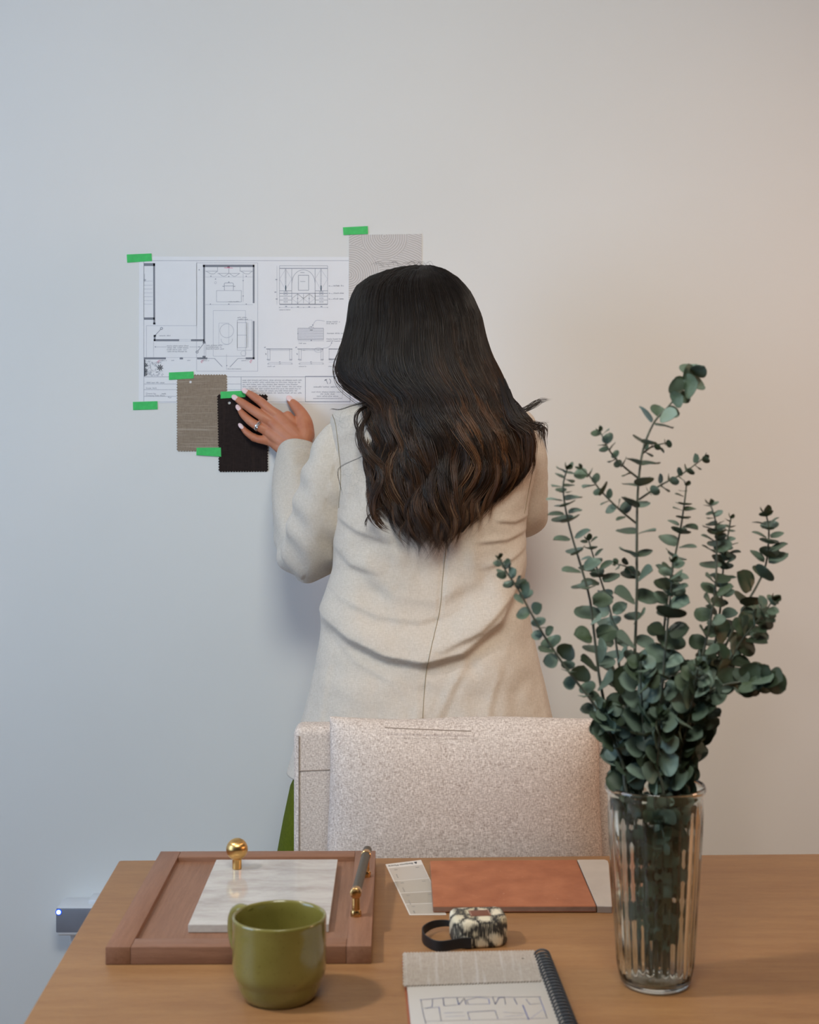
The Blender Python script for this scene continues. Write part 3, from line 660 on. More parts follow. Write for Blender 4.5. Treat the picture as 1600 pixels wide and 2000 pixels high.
sk([(1021, 1963), (1033, 1992)], rep=3); sk([(1028, 1952), (1035, 1962), (1055, 1960)], rep=2); sk([(913, 1977), (967, 1974)], rep=4); sk([(914, 1977), (917, 1992)], rep=2); sk([(967, 1974), (973, 1990)], rep=2)
sk([(868, 1979), (905, 1977)], .0004, rep=2); sk([(870, 1986), (908, 1984)], .0004); sk([(984, 1977), (1025, 1980)], .0004, rep=2); sk([(985, 1986), (1022, 1983)], .0004); sk([(832, 1995), (1066, 1989)], .0004, rep=2); sk([(1036, 1990), (1060, 1972)], .0004)
add('pen_sketch', m, M_pen, nb, smooth=None, fix=False)
M_oat = fabric('oatmeal_linen', srgb(152, 140, 128), srgb(186, 175, 163), (0, 1), 800, (1, srgb(196, 190, 186), .5), bump=.4)
fq = [(788, 1861.5), (1044, 1857), (1056, 1914.5), (789, 1924)]
m = MB().prism([[T(x, y, nh + .0012) for x, y in pinked(fq, 6.0, 2.2)], [T(x, y, nh + .0012) for x, y in [(1022 + 3*math.cos(t), 1872 + 1.3*math.sin(t)) for t in [2*math.pi*i/10 for i in range(10)]]]], (0, 0, -.0009))
add('fabric_swatch', m, M_oat, origin=T(920, 1890, nh + .0003), label='oatmeal linen swatch with zigzag edges lying across the notebook', cat='fabric swatch', smooth=None)

# ------------------------------------------------------------------ chair
M_chair = fabric('chair_weave', srgb(156, 139, 128), srgb(234, 222, 212), (0, 2), 800, None, bump=.35, contrast=.20, along=.30)
CD = 2.03
x0, x1 = P(573, 0, CD).x, P(1241, 0, CD).x; ztop = P(0, 1421, CD).z
chair = thing('upholstered_chair', 'beige woven upholstered chair with loose back cushion, behind the table', 'chair', ((x0+x1)/2, CD - .2, 0))
m = MB().box((x0, CD, .36), (x1, CD + .055, ztop)); add('backrest_frame', m, M_chair, chair, bevel=(.012, 4))
m = MB().box((x0, CD - .50, .36), (x1, CD, .455)); add('seat', m, M_chair, chair, bevel=(.015, 3))
m = MB().tube([(x0 + .008, CD - .0002, .46), (x0 + .008, CD - .0002, ztop - .012)], .0008, 6); m.tube([(x0 + .008, CD - .0002, P(0, 1506, CD).z), (x0 + .06, CD - .0002, P(0, 1503, CD).z)], .0007, 6)
add('seam', m, simple('seam_thread', srgb(150, 136, 124), .9, .1), chair, kind='stuff')
M_leg = wood('chair_leg_oak', srgb(120, 84, 56), srgb(150, 108, 76), 2, 40)
for lx in (x0 + .03, x1 - .03):
    for ly in (CD - .46, CD + .02): add('leg', MB().tube([(lx, ly, 0), (lx, ly, .36)], [.014, .019], 12), M_leg, chair)
cd = CD - .062                                   # cushion
nxg, nzg = 90, 60; A = np.zeros((nzg * 2 - 2, nxg, 3)); cx0, cx1, cz0, cz1 = P(640, 0, cd).x, P(1178, 0, cd).x, .458, P(0, 1410, cd).z
ring_pts = []
for i in range(nzg): ring_pts.append((-1 + 2 * i / (nzg - 1), 1))
for i in range(1, nzg - 1): ring_pts.append((1 - 2 * i / (nzg - 1), -1))
A = np.zeros((nxg, len(ring_pts), 3))
for i in range(nxg):
    u = -1 + 2 * i / (nxg - 1); u_ = math.sin(u * math.pi / 2)
    for j, (w_, side) in enumerate(ring_pts):
        w2 = math.sin(w_ * math.pi / 2); th_ = .062 * max(0.0, (1 - abs(u_) ** 4) * (1 - abs(w2) ** 4.5)) ** .45
        wr = .0032 * math.sin(11 * w2 + 3 * u_) * abs(u_) ** 6 + .0022 * math.sin(6 * u_ + 2) * abs(w2) ** 4
        exx = (cx0 + cx1) / 2 + (cx1 - cx0) / 2 * u_ * (1 + .012 * math.sin(5 * w2 + 1) - .018 * (w2 < -.9)); ezz = (cz0 + cz1) / 2 + (cz1 - cz0) / 2 * w2 * (1 + .008 * math.sin(4.3 * u_ + .4) * (w2 > 0))
        A[i, j] = (exx, cd + .030 - side * (th_ if side > 0 else th_ * .55) + wr, ezz)
cu = add('back_cushion', MB().grid(A, True, True, True), M_chair, chair, smooth=1.3)
sv = []
for i in range(14): x = 752 + 13 * i; sv.append(P(x, 1421 + 7 * (i / 13) ** .8, cd - .017 + .002))
add('piping', MB().tube(sv, .0007, 6), bpy.data.materials['seam_thread'], cu)
# ------------------------------------------------------------------ vase
VC = T(1280, 1921); VD = VC.y; VH = .2045
k = N('ribbed_glass'); k.set('Base Color', (.90, .965, .955, 1)); k.set('Transmission Weight', 1.0); k.set('Roughness', .015); k.set('IOR', 1.46); k.set('Specular IOR Level', .5); M_vglass = k.m
NR = 30
def rib(r, z, a):
    if r < .02 or r > .0497: return r
    f = min(1, max(0, (z - .014) / .012)) * min(1, max(0, (.186 - z) / .012))
    return r + f * .0011 * (abs(math.cos(NR * a / 2)) ** 1.6 - .35) * 1.5
def rin(r, z, a): return r
outer = [(.0002, .0015), (.026, .0012), (.031, .0004), (.0340, .0016), (.0362, .0055), (.0376, .012), (.0386, .020), (.0393, .030), (.0408, .055), (.0424, .08), (.0440, .105), (.0455, .13), (.0468, .155), (.0477, .175), (.0481, .186), (.0484, .192), (.0496, .1960), (.0508, .1975), (.0513, .2000), (.0510, .2028), (.0500, .2043), (.0488, .2042), (.0478, .2025), (.0466, .1985), (.0458, .190), (.0452, .175), (.0443, .155), (.0430, .13), (.0415, .105), (.0399, .08), (.0383, .055), (.0368, .030), (.0362, .018), (.0345, .0100), (.0310, .0062), (.0220, .0048), (.0002, .0045)]
iout = 23
A = np.zeros((len(outer), 240, 3))
for i, (r_, z_) in enumerate(outer):
    for j in range(240):
        a = 2 * math.pi * j / 240; rr = rib(r_, z_, a) if i < iout - 6 else r_
        A[i, j] = (VC.x + rr * math.cos(a), VC.y + rr * math.sin(a), TZ + .0003 + z_)
vase = add('glass_vase', MB().grid(A, True, True, True), M_vglass, origin=Vector((VC.x, VC.y, TZ)), label='tall ribbed clear glass vase on the table, filled with eucalyptus', cat='vase', smooth=1.0)

# ------------------------------------------------------------------ eucalyptus
k = N('eucalyptus_leaf'); oi = k.n('ShaderNodeObjectInfo').outputs['Random']; ns = k.noise(k.coord(), 1.6, 3)
base = k.ramp(oi, [(0.0, srgb(62, 76, 48)), (.3, srgb(76, 92, 70)), (.7, srgb(96, 114, 98)), (1.0, srgb(118, 136, 122))])
k.set('Base Color', k.mix(k.math('MULTIPLY', k.ramp(ns, [(.35, (0,0,0,1)), (.7, (1,1,1,1))]), .35), base, srgb(126, 142, 130))); k.set('Roughness', .55); k.set('Specular IOR Level', .35); M_leaf = k.m
k = N('eucalyptus_leaf_dark'); oi = k.n('ShaderNodeObjectInfo').outputs['Random']
k.set('Base Color', k.ramp(oi, [(0.0, srgb(44, 54, 36)), (1.0, srgb(68, 84, 64))])); k.set('Roughness', .5); M_leafd = k.m
M_stem = simple('eucalyptus_stem', srgb(88, 92, 80), .6, .12, 200)
def leaf_mesh(name, kind, mat):
    R_ = random.Random(kind); m = MB(); n = 14; rows = [(0.0, .0, 0)]
    wmax = (.54, .60, .48)[kind]; cup = (.10, .16, .06)[kind]; vs = []; fs = []
    prof = []
    for i in range(9):
        t = i / 8; w_ = wmax * (math.sin(math.pi * min(1, t ** .84)) ** .56) if 0 < i < 8 else 0; prof.append((.06 + .94 * t, w_))
    for sgn in (1, -1):                              # two-sided thin blade
        base_ = len(vs)
        for (t, w_) in prof:
            for q in (-1, -.5, 0, .5, 1):
                z = cup * (q * q) * w_ * 1.1 - .10 * (t - .5) ** 2 + .02 * math.sin(5 * t + 3 * q + kind) + sgn * .009
                vs.append((t, q * w_, z))
        for i in range(8):
            for j in range(4):
                a = base_ + i*5 + j; f = (a, a+1, a+6, a+5); fs.append(f if sgn > 0 else f[::-1])
    me = bpy.data.meshes.new(name); me.from_pydata(vs, [], fs); me.shade_smooth(); me.materials.append(mat); return me
LM = [leaf_mesh('leaf', i, M_leaf) for i in range(3)]; LMD = [leaf_mesh('leaf', i, M_leafd) for i in range(3)]
lr = random.Random(21)
def leaf_at(parent, base, p, out, tan, size, dark=False, face=0.0):
    """a leaf growing along out; face leans its blade towards the room"""
    out = out.normalized(); y = tan.cross(out).normalized(); z = out.cross(y)
    if face > 0:
        fc_ = Vector((lr.uniform(-.35, .35), -1, lr.uniform(.1, .7))); fc_ = fc_ - out * fc_.dot(out)
        if fc_.length > .05: z = z.lerp(fc_.normalized(), face); z = (z - out * z.dot(out)).normalized(); y = z.cross(out)
    M = Matrix(((out.x, y.x, z.x, 0), (out.y, y.y, z.y, 0), (out.z, y.z, z.z, 0), (0, 0, 0, 1)))
    o = bpy.data.objects.new('leaf', lr.choice(LMD if dark else LM)); COL.objects.link(o); o.parent = parent
    o.matrix_local = Matrix.Translation(p - base) @ M @ Matrix.Diagonal((size, size * lr.uniform(.85, 1.05), size, 1))
def resample(pts, step):
    d = [0.0]
    for a, b in zip(pts, pts[1:]): d.append(d[-1] + (b - a).length)
    L = d[-1]; n = max(2, int(L / step)); out = []; j = 0
    for i in range(n + 1):
        s = L * i / n
        while j < len(d) - 2 and d[j+1] < s: j += 1
        t = (s - d[j]) / max(1e-9, d[j+1] - d[j]); out.append((pts[j].lerp(pts[j+1], min(1, t)), s / L))
    return out
def leaves_on(parent, base, pts, sizes, gap, tilt, start=0.0, phase=0.0, droop=0.0, tip=True, dark=.0, bold=False):
    """opposite pairs of round leaves along the stem, each pair turned a quarter against the one below"""
    R_ = resample(pts, .002); L = sum((b - a).length for a, b in zip(pts, pts[1:])); s = start * L; idx = 0; ang = phase
    while s < L:
        i = min(len(R_) - 2, int(s / L * (len(R_) - 1))); p, f = R_[i]; tan = (R_[i+1][0] - p).normalized()
        ref = Vector((0, -1, 0)) - tan * (-tan.y); ref.normalize(); side = tan.cross(ref)
        sz = sizes[0] + (sizes[1] - sizes[0]) * f; tl = tilt[0] + (tilt[1] - tilt[0]) * f
        inside = p.z < TZ + .205; fw = min(.85, max(.05, (1.27 - p.z) / .24)) * lr.uniform(.5, 1.1)
        if f > .9 and not bold: sz *= .55 + 4.5 * (1 - f)
        if f > .9 and bold: tl = .7; fw = .8
        for sg in (0, math.pi):
            a = ang + sg + lr.uniform(-.25, .25); n_ = side * math.cos(a) + ref * math.sin(a); t_ = tl + lr.uniform(-.22, .22) - droop * max(0, -n_.y) * 0
            s2 = sz * lr.uniform(.8, 1.2)
            if inside: t_ = 1.05 + lr.uniform(-.1, .2); s2 *= .72
            out = n_ * math.cos(t_) + tan * math.sin(t_)
            if lr.random() > .06: leaf_at(parent, base, p + n_ * .001, out, tan if abs(out.dot(tan)) < .98 else ref, s2, lr.random() < dark, min(1, fw))
        ang += math.pi / 2 + lr.uniform(-.3, .3); s += (gap[0] + (gap[1] - gap[0]) * f) * lr.uniform(.8, 1.2) * (1.3 if inside else 1) * (.45 if f > .88 and tip else 1); idx += 1
    if tip:
        p = pts[-1]; tan = (pts[-1] - pts[-2]).normalized(); ref = Vector((0, -1, 0)) - tan * (-tan.y); ref.normalize(); side = tan.cross(ref)
        for j in range(3):
            a = j * 2.4 + 1; n_ = side * math.cos(a) + ref * math.sin(a); leaf_at(parent, base, p - tan * .001, n_ * .45 + tan * .9, n_, sizes[1] * lr.uniform(.38, .55), True)
BASE = Vector((VC.x, VC.y, TZ + .0105))
def path(pts, doff, foot, mouth):
    """pixel trace of a stem above the rim with depth offsets, led down through the mouth to the vase bottom"""
    n = len(pts); w = [P(x, y, VD + mouth[1] + (doff - mouth[1]) * (1 - i / max(1, n - 1)) ** 1.0) for i, (x, y) in enumerate(pts)]
    mo = Vector((VC.x + mouth[0], VC.y + mouth[1], TZ + .200)); ft = Vector((VC.x + foot[0], VC.y + foot[1], TZ + .0135))
    return smooth_path([ft, ft.lerp(mo, .55), mo] + w[::-1], 7)
def stem(label, pts, doff, foot, mouth, sizes, gap=(.0150, .017), tilt=(.75, .35), shoots=(), dark=.12, phase=0, bold=False, tipn=True):
    w = path(pts, doff, foot, mouth); base = w[0].copy()
    s = thing('eucalyptus_stem', label, 'eucalyptus stem', base, 'eucalyptus stems in the glass vase')
    add('stem', MB().tube(w, [.0020 - .0012 * i / (len(w) - 1) for i in range(len(w))], 7), M_stem, s)
    # inside the vase the leaves sit closer
    leaves_on(s, base, w, sizes, gap, tilt, .10, phase, 0, tipn, dark, bold)
    for (i0, spts, soff, ssz, sgap) in shoots:
        d0 = soff[0]; sp = smooth_path([P(x, y, VD + d0 + (soff[1] - d0) * j / (len(spts) - 1)) for j, (x, y) in enumerate(spts)], 6)
        sh = add('side_shoot', MB().tube(sp, [.0012 - .0006 * i / (len(sp) - 1) for i in range(len(sp))], 6), M_stem, s)
        leaves_on(sh, base, sp, ssz, sgap, (.5, .5), .18, lr.uniform(0, 3), 0, True, .25)
    return s
B = .022
stem('tallest eucalyptus stem, bare and upright in the middle with a leafy top bending right', [(1358, 728), (1338, 755), (1305, 795), (1278, 825), (1256, 880), (1246, 960), (1244, 1060), (1244, 1160), (1240, 1280), (1237, 1400)], .0, (-.006, -.004), (-.018, -.012), (0.0248, 0.0199), (0.0205, 0.0211), (.65, .15), shoots=(
    (0, [(1247, 934), (1215, 908), (1192, 882), (1172, 842)], (0, -.015), (.010, .013), (.010, .0085)),
    (0, [(1248, 976), (1290, 948), (1335, 924), (1378, 892)], (0, .02), (.012, .011), (.0115, .010)),
    (0, [(1243, 1022), (1210, 995), (1175, 960), (1152, 930), (1135, 914)], (0, -.02), (.013, .014), (.0125, .010)),
    (0, [(1256, 885), (1275, 872), (1306, 864)], (0, .01), (.009, .008), (.008, .006)),
    (0, [(1238, 1128), (1225, 1108), (1202, 1101)], (0, -.01), (.010, .009), (.016, .006))), dark=.1, bold=True)
stem('eucalyptus stem left of the tallest one, with leaves fanned flat along it', [(1108, 916), (1100, 950), (1106, 1000), (1118, 1050), (1136, 1110), (1152, 1170), (1162, 1250), (1172, 1330), (1190, 1410), (1214, 1480)], -.02, (-.014, .004), (-.026, -.006), (0.0259, 0.0199), (0.0160, 0.0157), (.7, .12), dark=.1)
stem('eucalyptus stem reaching farthest left, in front of the jacket', [(976, 1090), (990, 1118), (1012, 1150), (1036, 1195), (1062, 1240), (1092, 1285), (1125, 1330), (1160, 1375), (1190, 1430), (1216, 1490)], -.05, (.012, -.008), (-.032, -.018), (0.0227, 0.0137), (0.0147, 0.0135), (.55, .45), dark=.25)
stem('eucalyptus stem just right of the tallest one, thinning towards its tip', [(1341, 948), (1338, 975), (1330, 1030), (1318, 1090), (1305, 1160), (1296, 1240), (1290, 1320), (1286, 1400), (1284, 1470)], .01, (.004, .010), (.004, .012), (0.0270, 0.0179), (0.0160, 0.0157), (.7, .15), dark=.15)
stem('eucalyptus stem with a drooping dark tip, right of the middle', [(1388, 985), (1398, 1020), (1400, 1080), (1398, 1140), (1390, 1200), (1375, 1270), (1355, 1340), (1335, 1410), (1316, 1480)], -.015, (.010, .002), (.018, -.010), (0.0259, 0.0168), (0.0147, 0.0130), (.75, .35), dark=.3)
stem('eucalyptus stem with a fine pointed tip, close behind the drooping one', [(1428, 1012), (1420, 1060), (1412, 1120), (1408, 1180), (1398, 1250), (1380, 1320), (1355, 1400), (1325, 1480)], .03, (-.004, .014), (0.0259, 0.0168), (0.0282, 0.0140), (.011, .0105), (.7, .4), dark=.2)
stem('eucalyptus stem farthest right, its upper half standing upright', [(1497, 1005), (1502, 1035), (1500, 1075), (1494, 1110), (1478, 1145), (1452, 1190), (1425, 1245), (1395, 1310), (1360, 1395), (1325, 1480)], .02, (-.012, .006), (.030, .004), (.024, .022), (.0155, .0150), (.7, .40), dark=.25)
stem('eucalyptus stem with a clump of rounded leaves at the right, below the upright one', [(1510, 1172), (1492, 1198), (1474, 1220), (1450, 1250), (1425, 1290), (1395, 1345), (1360, 1420), (1328, 1490)], -.03, (.014, .008), (.031, -.014), (0.0216, 0.0210), (0.0134, 0.0135), (.7, .5), dark=.35)
stem('eucalyptus stem pointing sideways to the right, thick with leaves', [(1502, 1320), (1476, 1326), (1446, 1332), (1415, 1338), (1385, 1355), (1360, 1400), (1338, 1450), (1320, 1500)], -.055, (-.008, -.010), (.022, -.026), (.021, .021), (.0150, .0088), (.75, .80), dark=.35, bold=True)
stem('eucalyptus stem between the left fan and the tallest stem', [(1150, 1055), (1166, 1110), (1184, 1165), (1198, 1220), (1208, 1290), (1220, 1370), (1236, 1450)], .04, (.002, -.014), (-.012, .024), (0.0281, 0.0179), (0.0160, 0.0151), (.75, .25), dark=.12)
stem('eucalyptus stem before the thin right one, with broad cupped leaves', [(1314, 1098), (1312, 1140), (1306, 1200), (1300, 1265), (1294, 1340), (1288, 1420)], -.045, (.008, -.014), (.006, -.030), (0.0292, 0.0199), (0.0160, 0.0151), (.8, .35), dark=.15)
stem('short eucalyptus stem low at the front, left of centre', [(1252, 1290), (1252, 1340), (1256, 1400), (1262, 1460)], -.06, (-.010, -.012), (-.006, -.034), (0.0270, 0.0231), (0.0134, 0.0124), (.85, .6), dark=.15)
stem('short eucalyptus stem low at the front, right of centre', [(1365, 1300), (1356, 1350), (1344, 1410), (1330, 1465)], -.065, (.012, -.012), (.018, -.030), (0.0270, 0.0221), (0.0134, 0.0124), (.85, .55), dark=.15)
stem('short eucalyptus stem leaning left over the rim', [(1186, 1380), (1196, 1420), (1212, 1465), (1226, 1500)], -.03, (.016, .0), (-.036, -.004), (0.0259, 0.0210), (0.0134, 0.0124), (.85, .55), dark=.2)
stem('dark short eucalyptus stem in the middle of the bunch', [(1328, 1330), (1322, 1380), (1316, 1430), (1308, 1480)], .03, (.0, .018), (.008, .030), (0.0259, 0.0199), (0.0122, 0.0113), (.85, .6), dark=.85)
stem('short eucalyptus stem at the back right of the rim', [(1372, 1395), (1362, 1430), (1350, 1470), (1340, 1500)], .04, (-.016, .010), (.034, .020), (0.0248, 0.0199), (0.0128, 0.0119), (.85, .6), dark=.3)
stem('short eucalyptus stem at the very front, just above the rim', [(1290, 1395), (1288, 1430), (1286, 1470), (1284, 1500)], -.055, (.0, -.018), (.002, -.038), (0.0270, 0.0221), (0.0122, 0.0113), (.85, .6), dark=.15)
# ------------------------------------------------------------------ the woman at the wall
person = thing('person', 'woman with long dark wavy hair and cream linen jacket, one hand on the wall', 'person', (.03, 2.42, 0))
k = N('skin'); f = k.noise(k.coord(), 30, 4); k.set('Base Color', k.ramp(f, [(.3, srgb(186, 112, 78)), (.7, srgb(204, 136, 102))])); k.set('Roughness', .48)
k.set('Subsurface Weight', .15); k.set('Subsurface Radius', (.01, .004, .002)); k.set('Subsurface Scale', .3); k.bump(k.noise(k.coord(), 320, 3), .12, .0008); M_skin = k.m
def remeshed(mb, voxel, smooth_it, factor=.5):
    me = bpy.data.meshes.new('lump'); me.from_pydata(mb.v, [], mb.f)
    bm = bmesh.new(); bm.from_mesh(me); bmesh.ops.recalc_face_normals(bm, faces=bm.faces); bm.to_mesh(me); bm.free()
    o = bpy.data.objects.new('lump', me); COL.objects.link(o)
    r = o.modifiers.new('r', 'REMESH'); r.mode = 'VOXEL'; r.voxel_size = voxel; r.adaptivity = 0
    s = o.modifiers.new('s', 'SMOOTH'); s.iterations = smooth_it; s.factor = factor
    ev = o.evaluated_get(bpy.context.evaluated_depsgraph_get()); m2 = ev.to_mesh()
    out = MB(); out.add([tuple(v.co) for v in m2.vertices], [tuple(p.vertices) for p in m2.polygons])
    ev.to_mesh_clear(); bpy.data.objects.remove(o); bpy.data.meshes.remove(me); return out
# --- left hand, flat on the wall over the swatches
HW = WY - .0030
def hp(px, py, d): return P(px, py, HW - d)
H_ = MB()
fing = {'index': [(541, 812, .024), (527, 800, .026), (510.5, 785.5, .021), (494, 773.5, .0125), (482.5, 766.0, .0078)],
        'middle': [(530, 824, .026), (513, 813, .028), (492, 799.5, .023), (474, 787, .0125), (462.5, 779.0, .0078)],
        'ring': [(524, 841, .025), (507, 834, .027), (490, 823.5, .022), (475.5, 810, .012), (468.5, 800.0, .0076)],
        'little': [(530, 861, .021), (512, 859, .023), (496, 854.5, .018), (481.5, 844, .011), (474, 835.5, .0070)]}
rad = {'index': [.0100, .0096, .0088, .0078, .0058], 'middle': [.0104, .0100, .0092, .0080, .0060], 'ring': [.0098, .0094, .0086, .0074, .0056], 'little': [.0090, .0084, .0076, .0066, .0050]}
for n_, pts in fing.items(): H_.tube(smooth_path([hp(*q) for q in pts], 4), np.interp(np.linspace(0, 4, 17), range(5), rad[n_]), 14, None, True)
th_ = [(600, 850, .030), (597, 826, .028), (588, 807, .022), (576, 792, .014), (567.5, 783.5, .010)]
H_.tube(smooth_path([hp(*q) for q in th_], 4), np.interp(np.linspace(0, 4, 17), range(5), [.015, .0140, .0118, .0100, .0072]), 14, None, True)
WR = (582, 874, .046)                                    # wrist
for n_, r0 in (('index', .0125), ('middle', .0125), ('ring', .0120), ('little', .0112)):
    a = fing[n_][1]; w_ = hp(*WR); mid = hp(*fing[n_][0])
    e_ = {'index': hp(592, 866, .044), 'middle': hp(584, 872, .046), 'ring': hp(574, 877, .045), 'little': hp(565, 880, .042)}[n_]
    H_.tube([hp(*a), mid, mid.lerp(e_, .5) + Vector((0, -.003, 0)), e_], [rad[n_][1], r0, .0150, .0175], 14, None, True)
H_.tube([hp(589, 872, .046), hp(597, 846, .036), hp(592, 818, .027)], [.0185, .0170, .0125], 14, None, True)      # ball of the thumb
H_.tube([hp(560, 838, .030), hp(545, 826, .029)], [.0135, .011], 12, None, True); H_.tube([hp(575, 832, .028), hp(562, 812, .024)], [.0125, .0095], 12, None, True)
for n_ in ('index', 'middle', 'ring', 'little'):        # knuckles and finger joints
    x, y, d = fing[n_][0]; H_.ell(hp(x, y, d + .0045), (.0080, .0065, .0080), 12)
    x, y, d = fing[n_][2]; H_.ell(hp(x, y, d + .0012), (.0085, .0088, .0085), 12)
fore = [hp(*WR), hp(580, 900, .075), hp(584, 950, .125)]
H_.tube(fore, [.0255, .0275, .031], 16, None, True)
hand = remeshed(H_, .0015, 5, .5)
# --- the rest of the body (nearly all of it under hair and clothes)
BD = 2.43; Bm = MB()
def hx(px, d=BD): return (px - CX) / F * d
def hz(py, d=BD): return CZ - (py - HY) / F * d
xc = hx(842)
hc = Vector((hx(806, 2.47), 2.475, hz(648, 2.47)))      # head
Bm.ell(hc, (.074, .092, .098), 24); Bm.ell(hc + Vector((-.006, .030, -.060)), (.054, .058, .060), 20); Bm.ell(hc + Vector((-.012, .052, -.108)), (.026, .026, .022), 14)
fc = hc + Vector((-.012, 0, 0))
Bm.tube([fc + Vector((0, .088, .002)), fc + Vector((-.001, .102, -.028)), fc + Vector((-.002, .106, -.040))], [.0075, .010, .0125], 10, None, True)   # nose
Bm.ell(fc + Vector((0, .090, -.074)), (.023, .008, .0055), 12); Bm.ell(fc + Vector((0, .088, -.083)), (.020, .008, .0060), 12)       # lips
for s in (-1, 1):
    Bm.ell(fc + Vector((s * .032, .076, .018)), (.020, .014, .008), 12); Bm.ell(fc + Vector((s * .031, .078, .002)), (.0125, .011, .0085), 12); Bm.ell(fc + Vector((s * .042, .066, -.034)), (.022, .020, .020), 12)
    Bm.ell(hc + Vector((s * .076, .012, -.012)), (.008, .018, .030), 12)
nb_ = Vector((hx(835, 2.44), 2.44, hz(815, 2.44)))
Bm.tube([nb_ + Vector((0, 0, -.03)), nb_.lerp(hc, .45) + Vector((.004, -.006, 0)), hc + Vector((0, -.015, -.05))], [.062, .052, .056], 18, None, True)
Bm.tube([Vector((xc, BD, hz(840))), Vector((xc, BD, hz(960))), Vector((xc, BD, hz(1100))), Vector((xc, BD, hz(1230))), Vector((xc, BD, hz(1400)))], [.07, .095, .082, .10, .105], 20, None, True)
for s in (-1, 1):
    Bm.ell((xc + s * .070, BD + .01, hz(890)), (.058, .060, .070), 18); Bm.ell((xc + s * .065, BD - .015, hz(1390)), (.09, .10, .10), 18)
    Bm.tube([(xc + s * .085, BD, hz(1420)), (xc + s * .095, BD + .005, .47), (xc + s * .10, BD - .01, .30), (xc + s * .105, BD - .015, .085)], [.082, .055, .050, .036], 16, None, True)
    Bm.tube([(xc + s * .105, BD - .035, .045), (xc + s * .115, BD + .07, .035), (xc + s * .12, BD + .15, .028)], [.032, .036, .026], 12, None, True)
sl = Vector((hx(690), 2.45, hz(880))); el = Vector((hx(607, 2.54), 2.535, hz(1075, 2.54))); wl_ = hp(581, 925, .100)
Bm.tube([sl, el, wl_], [.036, .034, .029], 16, None, True)
sr = Vector((hx(1000), 2.45, hz(890))); er = Vector((hx(1022, 2.54), 2.54, hz(1000, 2.54))); wr_ = P(955, 925, 2.70)
Bm.tube([sr, er, wr_], [.034, .030, .024], 16, None, True); rp = P(925, 880, 2.745)
Bm.ell(rp.lerp(wr_, .3), (.034, .014, .040), 14)
for i in range(4):
    q = rp + Vector((-.030 + .018 * i, .004, .030)); Bm.tube([q, q + Vector((-.004, .008, .030)), q + Vector((-.006, .010, .055 - .008 * abs(i - 1.5)))], [.0092, .0085, .007], 8, None, True)
Bm.tube([rp + Vector((-.03, .0, -.015)), rp + Vector((-.055, .008, .012)), rp + Vector((-.062, .010, .030))], [.012, .0105, .008], 8, None, True)
body = remeshed(Bm, .0055, 4, .5)
hand.add(body.v, body.f)
bo = add('body', hand, M_skin, person, smooth=3.0, fix=False)
# nails, ring
M_nail = simple('pale_nail', srgb(238, 206, 204), .25, .02)
for n_, w_ in (('index', .0056), ('middle', .0058), ('ring', .0052), ('little', .0046)):
    a = hp(*fing[n_][-1]); b = hp(*fing[n_][-2]); t = (a - b).normalized(); z = Vector((0, -1, 0)) - t * (-t.y); z.normalize(); x = t.cross(z)
    R = Matrix(((t.x, x.x, z.x), (t.y, x.y, z.y), (t.z, x.z, z.z))); add('fingernail', MB().ell(a + t * .0030 + z * .0044, (.0078, w_ * .92, .0020), 14, R), M_nail, person)
a = hp(*th_[-1]); b = hp(*th_[-2]); t = (a - b).normalized(); z = Vector((0, -1, 0)) - t * (-t.y); z.normalize(); z = (z + Vector((.5, 0, .2))).normalized(); z = (z - t * z.dot(t)).normalized(); x = t.cross(z)
R = Matrix(((t.x, x.x, z.x), (t.y, x.y, z.y), (t.z, x.z, z.z))); add('fingernail', MB().ell(a + t * .003 + z * .0054, (.0082, .0062, .0022), 14, R), M_nail, person)
M_silver = N('white_gold'); M_silver.set('Base Color', (.62, .62, .60, 1)); M_silver.set('Metallic', 1.0); M_silver.set('Roughness', .18); M_silver = M_silver.m
r0, r1 = hp(*fing['ring'][1]), hp(*fing['ring'][2]); ax = (r1 - r0).normalized(); rc = r0.lerp(r1, .10)
z = Vector((0, -1, 0)) - ax * (-ax.y); z.normalize(); x = ax.cross(z); RM = Matrix(((x.x, z.x, ax.x, rc.x), (x.y, z.y, ax.y, rc.y), (x.z, z.z, ax.z, rc.z), (0, 0, 0, 1)))
def band(off): return [(.0100, off - .0012), (.0108, off - .0010), (.0108, off + .0010), (.0100, off + .0012), (.0094, off)]
m = MB()
for off in (-.0016, .0016):
    pr = band(off); A = np.zeros((5, 40, 3))
    for i, (r_, z_) in enumerate(pr):
        for j in range(40): t = 2 * math.pi * j / 40; A[i, j] = RM @ Vector((r_ * math.cos(t), r_ * math.sin(t), z_))
    A = np.concatenate([A, A[:1]]); m.grid(A, True)
rg = add('ring', m, M_silver, person, label='silver ring with a clear stone on the ring finger')
k = N('clear_stone'); k.set('Base Color', (.9, .92, .95, 1)); k.set('Metallic', .6); k.set('Roughness', .05); M_stone = k.m
add('stone', MB().lathe([(.0001, .0098), (.0022, .0112), (.0034, .0128), (.0024, .0142), (.0001, .0144)], 8, RM @ Matrix.Rotation(-math.pi/2, 4, 'X')), M_stone, rg, smooth=None)
m = MB()
for j in range(-4, 5):
    if j: t = math.pi/2 + j * .21; m.ell(RM @ Vector((.0110 * math.cos(t), .0110 * math.sin(t), .0016)), (.0010, .0010, .0010), 6)
add('small_stones', m, M_stone, rg, kind='stuff', smooth=None)

